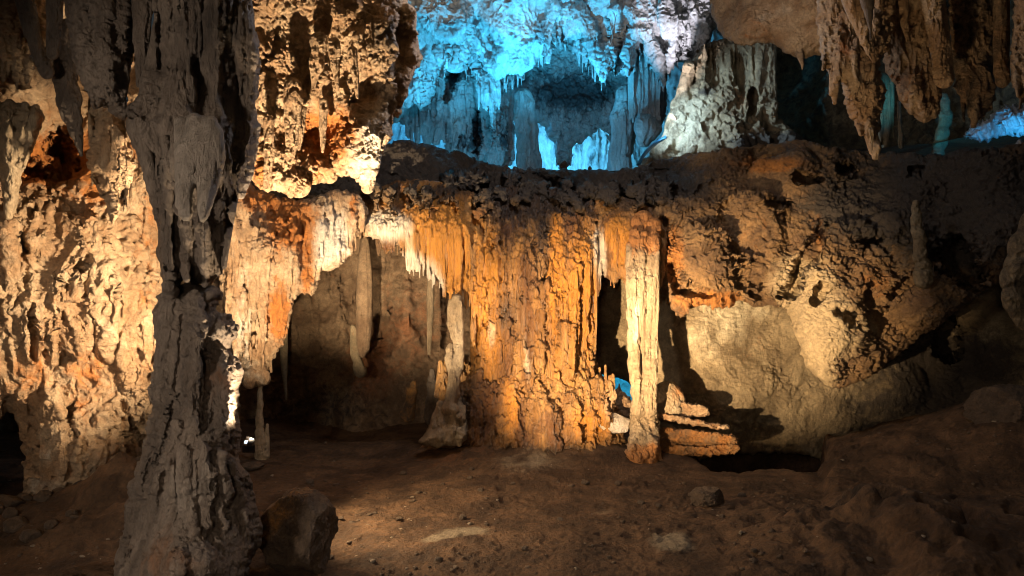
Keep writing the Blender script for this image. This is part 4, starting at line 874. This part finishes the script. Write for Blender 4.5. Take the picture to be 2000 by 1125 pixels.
stal('stalactite', [(1760, -60, 16), (1762, 0, 14), (1768, 50, 8), (1772, 80, 3)], 11.9, 'slim brown stalactite between the pointed leaning one and the smooth cylinder', 'lime', lambda p: t_flute(p, .4, 1.7) + t_drip(p, .35, 2.0), G3, (.25, 0, .3))
stal('stalactite', [(1702, 255, 6), (1703, 272, 3), (1703, 276, 1.6), (1703, 293, 1.3)], 11.1, 'tiny white straw at the lowest tip of the dripping cluster', 'cream', None, G3, (0, .4, 0), amp=.03, step=1.0)

# ================================================================== MOUND between the blue chamber and the dark hole
s = Solid((1235, 70, 1640, 345), ctrl((1270, 310, 20.6), (1300, 270, 21.3), (1340, 170, 22.4), (1400, 110, 22.6), (1430, 190, 22.0), (1450, 260, 20.4), (1500, 110, 22.0), (1500, 230, 21.6), (1560, 280, 20.0), (1400, 300, 19.8)), step=1.6, seed=38)
s.poly([(1244, 322), (1268, 298), (1296, 264), (1312, 225), (1330, 172), (1345, 128), (1362, 96), (1400, 76), (1460, 70), (1512, 74), (1514, 180), (1520, 228), (1548, 254), (1580, 276), (1640, 300), (1640, 345), (1244, 345)], R=40, T=.8, Tb=1.2, rag=(6, 14), cut=1)
s.dent([(1395, 110, 20), (1400, 160, 22)], .4, .9); s.dent([(1440, 110, 22), (1450, 160, 22)], .45, .9); s.dent([(1470, 180, 10), (1468, 230, 10)], .7); s.dent([(1355, 150, 8), (1345, 190, 8)], .5)
s.flutes(1372, 1482, 84, lambda x: 175 - .15 * (x - 1372), 60, (2, 5.5), (.3, 1.0), sink=-.1, tip=.3)
for (x, r) in ((1484, 7), (1494, 7), (1504, 7), (1511, 5)): s.drip(wob([(x, 78, r * 1.3), (x, 150, r), (x + 2, 236, r * 1.4)], x, .15, 5), sink=-.4, k=.06, Y=21.6)
s.flutes(1385, 1465, 170, 255, 34, (3, 8), (.3, .9), sink=.05, tip=.6)
for ch in ([(1345, 130, 12), (1336, 180, 16), (1322, 235, 20), (1296, 300, 18)], [(1372, 170, 16), (1375, 230, 22), (1350, 290, 26)], [(1420, 185, 16), (1430, 235, 20), (1440, 285, 22)], [(1470, 240, 16), (1490, 275, 18)], [(1400, 180, 10), (1402, 215, 12)]):
    s.drip(wob(ch, int(ch[0][0]), .2, 4), sink=.15, k=.15)
R = random.Random(39)
for i in range(90):
    x, y = R.uniform(1290, 1570), R.uniform(170, 315); r = R.uniform(2.5, 7)
    s.bump([(x, y, r), (x + R.gauss(0, 4), y + R.uniform(4, 14), r)], sink=.3, k=.05)
s.stain((1345, 240, 50, 70, 1, .9), (1300, 290, 40, 30, 1, .6), (1400, 130, 50, 50, 1, .3), (1440, 200, 40, 40, 0, .35), (1500, 290, 90, 25, 2, .7), (1560, 280, 60, 30, 2, .6), (1380, 178, 22, 10, 2, .6), (1460, 260, 40, 30, 2, .25), (1495, 160, 20, 80, 1, .35))
tag(s.build('flowstone_mound', 'wall', lambda p: t_drip(p, .7, 1.0) + t_rough(p, .25, 1.4), None, (.1, .0, .12)), 'pale dripping flowstone mound rising right of the blue chamber', 'flowstone')
tag(rock('boulder', 1497, 318, 17.4, 40, 16, 40, 'boulder', 44, 5, 4, base=(.6, 0, 0)), 'small rusty stone on the lip of the ledge', 'boulder')

# dark hole behind
s = Solid((1440, -40, 2250, 360), ctrl((1500, 100, 30), (1700, 200, 27), (1900, 200, 24), (2200, 200, 20)), step=3, seed=40)
s.poly([(1440, -40), (2250, -40), (2250, 360), (1440, 360)], R=20, T=.5, rag=None, cut=0)
tag(s.build('rock_wall', 'wall', lambda p: t_wall(p, 1.4, .6), None, (0, 0, .5)), 'unlit rock wall at the back of the black hollow, upper right', 'rock wall')
s = Solid((1705, 130, 1770, 300), const(20.0), step=1.6, seed=41)
s.poly([(1712, 140), (1748, 140), (1746, 220), (1742, 290), (1718, 290), (1716, 200)], R=12, T=.3, rag=(2, 12), cut=1)
s.flutes(1712, 1746, 140, 290, 12, (3, 6), (.6, 1.0), sink=.1)
tag(s.build('flowstone_curtain', 'wall', lambda p: t_flute(p, .3, 1.2), None), 'narrow teal-lit flowstone strip behind the dripping cluster', 'flowstone')
stal('column', [(1756, 200, 4), (1757, 240, 4), (1760, 285, 6)], 17.5, 'thin dark post standing before the teal strip', 'wall', None, None, (.1, 0, .4), amp=.15, cat='column')
for ch, lab in (([(1842, 190, 10), (1846, 225, 14), (1838, 270, 12), (1832, 300, 14)], 'dim teal-lit lump in the hollow under the upper right lobes'),):
    stal('stalagmite', ch, 18.0, lab, 'wall', lambda p: t_lump(p, .3, 1.6), None, (0, 0, .2), cat='stalagmite', amp=.2)
s = Solid((1870, 190, 2120, 345), ctrl((1900, 250, 17.5), (2000, 230, 16.0), (2100, 230, 15)), step=1.6, seed=42)
s.poly([(1885, 262), (1900, 240), (1925, 236), (1945, 215), (1970, 202), (2000, 206), (2120, 200), (2120, 290), (2000, 270), (1975, 262), (1950, 270), (1922, 278), (1890, 274)], R=20, T=.4, rag=(6, 9), cut=1)
for i in range(26):
    x, y = R.uniform(1895, 2090), R.uniform(215, 260); r = R.uniform(4, 9)
    s.bump([(x, y, r), (x + 5, y + 12, r * .6)], sink=.2)
tag(s.build('hanging_rock', 'blue', lambda p: t_rough(p, .5, 1.6), None), 'jagged bright blue rocks at the far right under the ceiling', 'hanging rock')
stal('stalagmite', [(1992, 278, 6), (1990, 300, 14), (1994, 330, 20)], 15.4, 'small blue-lit cone at the right edge on the ledge', 'blue', lambda p: t_lump(p, .25, 2), None, (0, 0, 0), cat='stalagmite', amp=.1)

# ================================================================== BLUE CHAMBER
def chamber():
    # domed ceiling with its dripping hem
    s = Solid((740, -110, 1420, 270), ctrl((780, 120, 25.5), (850, 0, 23.5), (900, 100, 26), (1000, 0, 23.5), (1000, 90, 26.5), (1100, 50, 26), (1200, 0, 23.5), (1200, 110, 26), (1300, 20, 23.5), (1300, 120, 25), (1380, 60, 23.5), (1080, -60, 21)), step=1.6, seed=50)
    s.poly([(745, -110), (750, 240), (785, 238), (800, 205), (830, 215), (850, 178), (862, 140), (885, 125), (905, 132), (915, 150), (930, 142), (945, 170), (962, 168), (985, 150), (998, 146), (1016, 150), (1032, 137), (1046, 112), (1058, 102), (1070, 124), (1078, 92), (1086, 76), (1100, 82), (1122, 95), (1144, 126), (1160, 124), (1178, 163), (1190, 135), (1210, 150), (1228, 148),
            (1250, 104), (1262, 112), (1268, 137), (1282, 148), (1297, 169), (1310, 128), (1330, 120), (1352, 130), (1372, 110), (1392, 60), (1420, 40), (1420, -110)], R=34, T=.8, Tb=1.6, rag=(5, 13), cut=1)
    def hm(x): return np.interp(x, [760, 850, 885, 930, 960, 1000, 1032, 1046, 1070, 1086, 1144, 1178, 1195, 1228, 1250, 1297, 1310, 1390], [225, 175, 130, 150, 175, 165, 145, 118, 130, 85, 130, 170, 135, 152, 110, 172, 130, 70])
    R = random.Random(51)
    s.flutes(790, 1390, lambda x: hm(x) - 90, lambda x: hm(x) + 6, 90, (4, 11), (.4, 1.0), sink=.15, tip=.25, k=.12)
    s.flutes(800, 1390, lambda x: hm(x) - 40, lambda x: hm(x) + 16, 130, (1.6, 4), (.5, 1.0), sink=-.1, tip=.15, k=.06)
    for (x, y, r) in ((900, 60, 60), (1010, 40, 70), (860, 30, 50), (1110, 20, 50), (1190, 60, 40), (1260, 30, 40), (1320, 50, 34), (1000, 100, 40), (880, 110, 30), (960, 110, 34)):
        s.drip([(x - r * .3, y - r * .2, r * .8), (x + r * .3, y + r * .1, r)], sink=.75, k=.5)
    for ch in ([(1130, 20, 16), (1160, 80, 18), (1178, 155, 6)], [(1200, 20, 18), (1195, 90, 14), (1180, 150, 6)], [(1240, 60, 16), (1225, 110, 14), (1226, 145, 5)], [(1262, 60, 14), (1285, 120, 12), (1297, 166, 4)], [(1330, 40, 14), (1318, 90, 10), (1305, 140, 5)], [(1080, 10, 14), (1070, 70, 12), (1070, 120, 5)], [(1300, 10, 18), (1310, 60, 14)], [(1360, 20, 16), (1375, 60, 12), (1360, 110, 5)]):
        s.drip(wob(ch, int(ch[0][0]), .15, 3), sink=-.2, k=.15)
    s.stain((1060, 60, 25, 40, 2, .5), (1175, 60, 20, 40, 2, .35), (925, 100, 14, 40, 2, .45), (1280, 30, 30, 20, 2, .35), (1230, 40, 80, 70, 1, .35), (950, 40, 120, 50, 1, .2), (1340, 20, 14, 30, 2, .5))
    o = s.build('cave_ceiling', 'blue', lambda p: t_drip(p, 1.5, .75) + t_lump(p, .6, 1.0), None, (0, .12, .08))
    tag(o, 'pale domed ceiling of the blue-lit chamber with a dripping hem', kind='structure')
    # mid wall with pillars on the left
    s = Solid((745, 120, 1010, 345), ctrl((780, 200, 28.5), (880, 250, 27.5), (980, 250, 27.5)), step=1.5, seed=52)
    s.poly([(748, 125), (790, 130), (1000, 130), (1005, 320), (985, 325), (880, 318), (868, 290), (874, 232), (856, 226), (852, 280), (838, 282), (826, 250), (818, 215), (806, 222), (800, 246), (786, 246), (770, 232), (748, 240)], R=14, T=.4, rag=(4, 10), cut=1)
    for ch in ([(805, 150, 12), (802, 200, 10), (800, 244, 6)], [(862, 150, 10), (858, 220, 9), (852, 276, 8)], [(832, 170, 10), (834, 230, 12), (834, 274, 9)], [(896, 165, 16), (892, 230, 14), (896, 290, 16)], [(918, 150, 6), (922, 230, 6), (928, 300, 10)], [(978, 180, 16), (975, 250, 18), (970, 310, 20)], [(1000, 190, 5), (1001, 310, 5)], [(880, 180, 6), (882, 290, 6)]):
        s.drip(wob(ch, int(ch[0][0]), .2, 4), sink=-.25, k=.12)
    for ch, dp in (([(885, 150, 14), (873, 185, 12)], 1.2), ([(846, 145, 9), (845, 165, 9)], .8), ([(932, 215, 5), (930, 300, 8)], .8), ([(905, 270, 8), (900, 300, 8)], .5), ([(820, 100, 8), (838, 125, 10)], .8)):
        s.dent(ch, dp)
    s.flutes(790, 1003, 150, 300, 40, (3, 6), (.3, .8), sink=.0, tip=.5)
    s.stain((885, 150, 10, 25, 2, .8), (845, 160, 10, 20, 2, .6), (930, 260, 8, 50, 2, .8), (905, 280, 20, 20, 2, .4), (985, 270, 10, 30, 2, .4), (890, 250, 20, 40, 0, .4), (990, 270, 10, 40, 0, .4))  # dark blobs on the carved hollows add to their shade
    tag(s.build('rock_wall', 'blue', lambda p: t_drip(p, 1.3, .85) + t_lump(p, .5, 1.1), None, (.1, 0, .28)), 'blue pillared wall with arched hollows at the left of the chamber', 'rock wall')
    # big hung stalactite
    s = Solid((920, 130, 985, 270), const(25.4), step=1.3, seed=53)
    s.poly([(930, 138), (928, 172), (936, 192), (944, 216), (950, 206), (956, 228), (961, 256), (966, 252), (972, 205), (978, 175), (975, 138)], R=16, T=.35, rag=(2, 8), cut=1)
    s.flutes(932, 974, 142, 220, 12, (3, 6), (.4, .9), sink=.1)
    tag(s.build('stalactite', 'blue', lambda p: t_drip(p, .5, 1.2), None, (0, .1, .05)), 'large bulbous pale blue stalactite with a pointed tip in the chamber', 'stalactite')
    # central dark hanging mass on its leg
    s = Solid((990, 60, 1250, 340), ctrl((1100, 150, 29.5), (1100, 240, 29), (1100, 300, 29)), step=1.5, seed=54)
    s.poly([(1000, 120), (1005, 210), (1030, 232), (1050, 240), (1064, 244), (1070, 268), (1084, 280), (1088, 330), (1116, 330), (1118, 280), (1132, 284), (1144, 272), (1156, 262), (1166, 250), (1180, 258), (1190, 262), (1196, 330), (1240, 330), (1245, 120), (1200, 70), (1060, 66)], R=22, T=.7, rag=(4, 12), cut=1)
    for i in range(60):
        x, y = R.uniform(1060, 1180), R.uniform(150, 265); r = R.uniform(4, 10)
        if y > 215 and (x < 1070 or x > 1150): continue
        s.bump([(x, y, r), (x + R.gauss(0, 3), y + R.uniform(6, 18), r * .6)], sink=.2, k=.08)
    s.flutes(1088, 1116, 240, 328, 10, (3, 6), (.6, 1), sink=.2)
    s.stain((1110, 170, 90, 40, 2, .35), (1130, 190, 60, 16, 2, .5))
    tag(s.build('hanging_rock', 'blue', lambda p: t_lump(p, 1.6, .8), None, (0, 0, .34)), 'dark blue knobbly rock mass resting on one leg between two bright gaps', 'hanging rock')
    G = 'pillars of the blue chamber'
    for ch, Y, lab, b in (([(1022, 190, 18), (1028, 240, 22), (1032, 300, 23), (1034, 335, 24)], 27.0, 'smooth wide grey-blue pillar left of the bright gaps', (.35, 0, .15)),
                       ([(1222, 185, 20), (1216, 230, 22), (1212, 290, 22), (1208, 335, 24)], 26.5, 'thick ribbed blue-grey pillar right of the bright gaps', (.1, 0, .28))):
        s2 = stal('column', ch, Y, lab, 'blue', lambda p: t_rib(p, 1.0, .8) + t_drip(p, .7, 1.0), G, b, amp=.1, cat='column')
    s = Solid((1215, 95, 1315, 265), const(25.6), step=1.4, seed=55)
    s.poly([(1250, 100), (1236, 130), (1228, 160), (1226, 205), (1240, 225), (1270, 240), (1300, 245), (1304, 170), (1290, 150), (1268, 120)], R=14, T=.3, rag=(2, 8), cut=1)
    s.flutes(1228, 1303, 120, 240, 40, (2.5, 5), (.5, 1), sink=.0, tip=.7)
    s.stain((1296, 200, 8, 50, 2, .8))
    tag(s.build('flowstone_curtain', 'blue', lambda p: t_flute(p, .5, 1.0), None, (0, .1, .1)), 'pale blue pleated flowstone drape at the right of the chamber', 'flowstone')
    s = Solid((1225, 205, 1320, 330), const(24.6), step=1.4, seed=56)
    s.poly([(1238, 232), (1252, 220), (1275, 224), (1296, 248), (1292, 262), (1272, 280), (1258, 290), (1246, 284), (1240, 264)], R=24, T=.55, rag=(2, 9), cut=1)
    tag(s.build('stalagmite', 'blue', lambda p: t_drip(p, .5, 1.0), None, (.2, .2, .05)), 'swollen pale stone bulb below the pleated drape', 'stalagmite')
    # far bright wall
    s = Solid((640, -60, 1420, 380), ctrl((800, 200, 38), (1100, 280, 37), (1300, 200, 38)), step=2.4, seed=57)
    s.poly([(640, -60), (1420, -60), (1420, 380), (640, 380)], R=10, T=.5, rag=None, cut=0)
    s.flutes(760, 1240, 200, 340, 50, (3, 9), (.4, 1), sink=.2)
    s.stain((1130, 280, 16, 20, 2, .45), (1170, 310, 8, 30, 2, .4), (1070, 270, 10, 14, 2, .4), (790, 260, 20, 10, 2, .3), (1155, 315, 5, 20, 2, .6))
    tag(s.build('rock_wall', 'blue', lambda p: t_drip(p, 1.8, .7), None, (0, .3, .16)), 'brilliant white-blue wall glimpsed through the gaps at the chamber back', 'rock wall')
    # floor of the upper chamber
    xs = np.linspace(-14, 30, 150); ys = np.linspace(17.6, 40, 110)
    Xg, Yg = np.meshgrid(xs.astype(f32), ys.astype(f32))
    Zg = 5.55 + .12 * fbm((Xg, Yg, Xg * 0), .5, 3) + .05 * fbm((Xg, Yg, Xg * 0), 2, 3) + .012 * (Yg - 18) + .10 * np.abs(Xg - 1.5) * (Yg < 60)
    Zg = np.minimum(Zg, 6.6)
    co = np.stack([Xg, Yg, Zg], -1).reshape(-1, 3); ny, nx = Xg.shape
    i = (np.arange(ny - 1)[:, None] * nx + np.arange(nx - 1)[None]).ravel()
    tag(add_mesh('upper_ground', co, np.stack([i, i + 1, i + nx + 1, i + nx], 1), 'bridge', None, np.zeros((len(co), 3)) + np.array([0, 0, .4]), origin=(0, 0, 0)), kind='structure')
    # small stones on the skyline
    for k, (px, w, h, lab) in enumerate(((1101, 16, 20, 'small dark pointed stone on the skyline before the dark leg'), (1152, 8, 10, 'tiny dark stone on the skyline before the right bright gap'))):
        tag(rock('stone', px, 334, 18.6, w, h, w, 'boulder', 60 + k, 5, 4, base=(0, 0, .5)), lab, 'stone')
chamber()

# blue pipe
def tube(name, pts, r, mat, n=10):
    pts = [np.array(a, float) for a in pts]; co = []; 
    for i, a in enumerate(pts):
        d = pts[min(i + 1, len(pts) - 1)] - pts[max(i - 1, 0)]; d /= np.linalg.norm(d)
        u = np.cross(d, (0, 1, .3)); u /= np.linalg.norm(u); v_ = np.cross(d, u)
        for k in range(n):
            t = 2 * math.pi * k / n; co.append(a + r * (math.cos(t) * u + math.sin(t) * v_))
    q = []
    for i in range(len(pts) - 1):
        for k in range(n): q.append((i * n + k, i * n + (k + 1) % n, (i + 1) * n + (k + 1) % n, (i + 1) * n + k))
    return add_mesh(name, np.array(co), np.array(q), mat)
tag(tube('pipe', [P(*a) for a in ((1247, 322, 19.6), (1252, 312, 19.7), (1256, 305, 19.85), (1262, 297, 20.0), (1272, 287, 20.4), (1285, 277, 20.7), (1300, 268, 20.8))], .05, 'cable'), 'blue plastic pipe running up the pale mound beside the chamber', 'pipe')

def box_bm(w, d, h, bev):
    import bmesh
    bm = bmesh.new(); bmesh.ops.create_cube(bm, size=1); bmesh.ops.scale(bm, vec=(w, d, h), verts=bm.verts)
    bmesh.ops.bevel(bm, geom=bm.edges[:], offset=bev, segments=2, affect='EDGES'); return bm
def part_bm(name, bm, mat, parent, loc, rot=(0, 0, 0)):
    me = bpy.data.meshes.new(name); bm.to_mesh(me); bm.free(); me.materials.append(mat)
    o = bpy.data.objects.new(name, me); COL.objects.link(o); o.parent = parent; o.location = loc; o.rotation_euler = rot; return o
fl = empty('floodlight', 486, 884, 9.1, 'small black floodlight on the floor behind the foot of the tall column', 'floodlight')
M['black'] = plain('black lamp housing', (.02, .02, .022), .5)
lens = bpy.data.materials.new('lit lamp glass'); lens.use_nodes = True
lb = lens.node_tree.nodes['Principled BSDF']; lb.inputs['Emission Color'].default_value = (.7, .85, 1, 1); lb.inputs['Emission Strength'].default_value = 1.2
part_bm('housing', box_bm(.13, .06, .11, .008), M['black'], fl, (0, 0, .13), (-.5, 0, -.9))
part_bm('glass', box_bm(.05, .012, .04, .003), lens, fl, (-.015, -.045, .135), (-.5, 0, -.3))
part_bm('bracket', box_bm(.15, .02, .09, .004), M['black'], fl, (0, 0, .045))

# ================================================================== LOOSE STONES
tag(rock('boulder', 578, 1122, 8.15, 148, 168, 150, 'boulder', 8, 10, 6, base=(0, 0, .25), rough=1.0, lamp_tint=.45), 'big dark angular boulder at the foot of the tall column', 'boulder')
tag(rock('boulder', 1381, 998, 10.6, 68, 46, 60, 'boulder', 21, 9, 6, base=(.25, 0, 0), rough=.9), 'small squarish brown boulder alone on the open floor', 'boulder')
tag(rock('rock_slab', 494, 918, 12.6, 46, 16, 40, 'boulder', 23, 8, 4, base=(.1, .2, 0)), 'little flat slab on the floor by the thin column', 'rock slab')
R = random.Random(71)
GS = 'loose stones scattered on the cave floor'
for k in range(46):
    px = R.uniform(520, 1900); py = R.uniform(930, 1115); sz = R.uniform(4, 12)
    Y = CAMZ * F / (py - CY)
    z = float(ground_h(np.array([(px - CX) / F * Y], f32), np.array([Y], f32))[0])
    if z > .12: continue
    py2 = CY + (CAMZ - z) * F / Y
    tag(rock('stone', px, py2 + sz * .2, Y, sz * 1.5, sz, sz * 1.2, 'boulder', 100 + k, 7, 3, base=(.1, .25 * (k % 3 == 0), 0)), 'small loose brown stone on the open cave floor', 'stone', GS)
for k, (px, py, w, h) in enumerate(((60, 1062, 40, 26), (100, 1058, 26, 18), (30, 1080, 46, 30), (140, 1052, 24, 16), (20, 1000, 30, 22), (-20, 1040, 50, 34), (84, 1066, 34, 24), (12, 1090, 60, 40), (118, 1064, 30, 22), (44, 1050, 36, 28), (158, 1040, 26, 20))):
    Y = 8.7 + .12 * k
    z = float(ground_h(np.array([(px - CX) / F * Y], f32), np.array([Y], f32))[0])
    tag(rock('stone', px, CY + (CAMZ - z) * F / Y + h * .25, Y, w, h, w, 'boulder', 160 + k, 7, 4, base=(.1, .1, .1)), 'rubble stone heaped at the foot of the left wall', 'stone', 'rubble under the left wall')

def gravel():
    v, t = _ico[3]; v, t = sphere_dirs(1)
    rs = np.random.RandomState(5); n = 1500
    py = CY + 190 + (1125 - 750) * rs.rand(n) ** .8; px = rs.uniform(-50, 2050, n)
    Y = (CAMZ * F / (py - CY)).astype(f32); X = ((px - CX) / F * Y).astype(f32)
    Z = ground_h(X, Y)
    # grit gathers in patches
    keep = (fbm((X, Y, X * 0), .9, 3) > -.05) & (Z > -.4); X, Y, Z = X[keep], Y[keep], Z[keep]; n = len(X)
    sz = (.008 + .03 * rs.rand(n) ** 3).astype(f32)
    V = v[None] * (1 + .35 * rs.normal(size=(n, len(v), 1))) * (sz[:, None] * np.array([1.3, 1.1, .7])[None] * rs.uniform(.7, 1.3, (n, 3)))[:, None, :]
    V = V + np.stack([X, Y, Z + sz * .2], 1)[:, None, :]
    Tq = (t[None] + (np.arange(n) * len(v))[:, None, None]).reshape(-1, 3)
    st = np.repeat(np.stack([rs.rand(n) * .3, (rs.rand(n) > .8) * .8, rs.rand(n) * .4], 1), len(v), 0)
    tag(add_mesh('gravel', V.reshape(-1, 3), Tq, 'boulder', None, st, origin=(0, 0, 0)), kind='stuff')
gravel()

# ================================================================== CEILING over the hall
def hall_ceiling():
    xs = np.linspace(-12, 14, 120); ys = np.linspace(-3, 20, 110)
    X, Y = np.meshgrid(xs.astype(f32), ys.astype(f32))
    p = (X, Y, X * 0)
    Z = CAMZ + 1.0 + .425 * np.maximum(Y, 0) + .35 * fbm(p, .5, 3) + .1 * ridge(p, 1.5, 2)
    co = np.stack([X, Y, Z], -1).reshape(-1, 3); ny, nx = X.shape
    i = (np.arange(ny - 1)[:, None] * nx + np.arange(nx - 1)[None]).ravel()
    tag(add_mesh('cave_ceiling', co, np.stack([i, i + nx, i + nx + 1, i + 1], 1), 'wall', None, np.zeros((len(co), 3)), origin=(0, 0, 0)), kind='structure')
hall_ceiling()

# ================================================================== LIGHT
def lamp(name, kind, pos, energy, col, size=.08, target=None, cone=None, blend=.5):
    l = bpy.data.lights.new(name, kind); l.energy = energy; l.color = col
    l.shadow_soft_size = size
    o = bpy.data.objects.new(name, l); COL.objects.link(o); o.location = pos
    if kind == 'SPOT':
        l.spot_size = math.radians(cone); l.spot_blend = blend
        from mathutils import Vector
        o.rotation_euler = (Vector(target) - Vector(pos)).to_track_quat('-Z', 'Y').to_euler()
    return o
WARM = (1.0, .72, .42); WARM2 = (1.0, .78, .52)
# floodlight at the right edge of the tall column's foot: rim, left curtain, hanging rock
LP = P(477, 858, 8.3)
lamp('floor_lamp', 'SPOT', P(496, 862, 8.3), 4400, WARM2, .06, P(560, 300, 9.5), 76, .5)
lamp('rim_spot', 'SPOT', P(530, 830, 7.35), 320, WARM2, .05, P(440, 730, 7.2), 100, .6)  # added unseen spot beside the column for its bright edge
lamp('pool_spot', 'SPOT', (-3.0, 9.3, 1.5), 800, WARM, .05, (-.6, 10.0, -.1), 100, .9)
lamp('curtain_spot', 'SPOT', P(482, 865, 8.7), 4200, WARM2, .06, P(780, 600, 13.4), 43, .7)
lamp('alcove_spot', 'SPOT', P(566, 690, 14.9), 420, WARM2, .08, P(760, 580, 18.3), 64, .9)
lamp('curtain_spot', 'SPOT', P(486, 865, 8.75), 3600, WARM2, .06, P(560, 550, 12.8), 52, .8)
lamp('wall_lamp', 'SPOT', P(530, 640, 9.0), 2300, WARM2, .08, P(70, 540, 10.3), 84, .8)
# show light in front, below the frame, aimed at the flowstone
lamp('show_spot', 'SPOT', (-1.5, 4.8, .7), 15000, WARM, .06, P(1150, 640, 14), 28, .8)
lamp('show_spot', 'SPOT', (-1.45, 4.8, .7), 16500, WARM, .06, P(1440, 640, 14), 27, .8)
# a pair of unseen fill lights added near the camera
lamp('fill_lamp', 'SPOT', (-5.5, 1.0, 3.2), 1150, (1.0, .86, .72), .4, P(380, 620, 7.2), 74, .8)
lamp('fill_lamp', 'POINT', (-1.0, -2.5, 4.0), 950, (1.0, .80, .62), .5)
lamp('ceiling_spot', 'SPOT', (2.5, 8.0, 1.2), 700, WARM, .1, P(1720, 60, 12), 44, .9)
lamp('block_spot', 'SPOT', (2.5, 8.2, 1.2), 700, WARM, .1, P(1490, 40, 15.8), 26, .8)
lamp('roof_fill', 'POINT', (.6, 11.0, 7.6), 380, (.95, .92, 1.0), .4)  # unseen fill added under the ceiling to brighten the ledge top
CY1 = (.05, .49, .84)
def up(px, Y, z, tx, ty, tY, e, col, cone, name='blue_lamp'):
    x = (px - CX) / F * Y
    lamp(name, 'SPOT', (x, Y, z), e, col, .15, P(tx, ty, tY), cone, .8)
up(900, 22.5, 6.4, 900, 30, 25, 3200, CY1, 80)
up(1080, 22.5, 6.4, 1120, 20, 25, 3600, CY1, 80)
up(1290, 20.4, 6.9, 1340, -10, 24, 2600, (.88, .84, .95), 36, 'white_lamp')
up(860, 23.5, 6.2, 900, 240, 28, 380, CY1, 90)
up(1130, 23.0, 6.4, 1200, 220, 26.5, 300, (.12, .55, .9), 80)
lamp('blue_lamp', 'POINT', P(1120, 300, 33.5), 1500, (.10, .58, 1.0), .2)
lamp('blue_lamp', 'POINT', P(820, 270, 33.0), 1200, (.06, .5, 1.0), .2)
up(1190, 19.6, 8.6, 1400, 235, 21.5, 1500, (.50, .75, 1), 70, 'white_lamp')
up(1735, 17.2, 6.2, 1730, 200, 20, 380, (.02, .52, .85), 22, 'teal_lamp')
up(1850, 16.2, 6.0, 1842, 240, 18, 60, (.03, .62, .9), 34, 'teal_lamp')
lamp('blue_lamp', 'SPOT', P(1950, 300, 15.6), 150, (.03, .45, 1.0), .1, P(1950, 220, 16.6), 110, .6)
lamp('blue_lamp', 'SPOT', P(1205, 700, 18.6), 260, (.04, .6, 1.0), .1, P(1208, 750, 20.4), 80, .5)

w = bpy.data.worlds.new('World'); S.world = w; w.use_nodes = True
bg = w.node_tree.nodes['Background']; bg.inputs[0].default_value = (.5, .62, .7, 1); bg.inputs[1].default_value = .045

# ================================================================== CAMERA
cam = bpy.data.cameras.new('Camera'); co = bpy.data.objects.new('Camera', cam); COL.objects.link(co)
co.location = (0, 0, CAMZ); co.rotation_euler = (math.radians(90), 0, 0)
cam.sensor_width = 36; cam.lens = 36 * F / 2000; cam.clip_end = 500; cam.clip_start = .05
S.camera = co
S.render.resolution_x = 1024; S.render.resolution_y = 576
v = S.view_settings; v.view_transform = 'Standard'; v.look = 'None'; v.gamma = 1; v.exposure = 0; v.use_curve_mapping = False
S.cycles.use_denoising = True; S.cycles.filter_width = .9
S.cycles.max_bounces = 6; S.cycles.diffuse_bounces = 3
S.cycles.sample_clamp_indirect = 6
for o in S.objects:
    if '_o' in o: del o['_o']
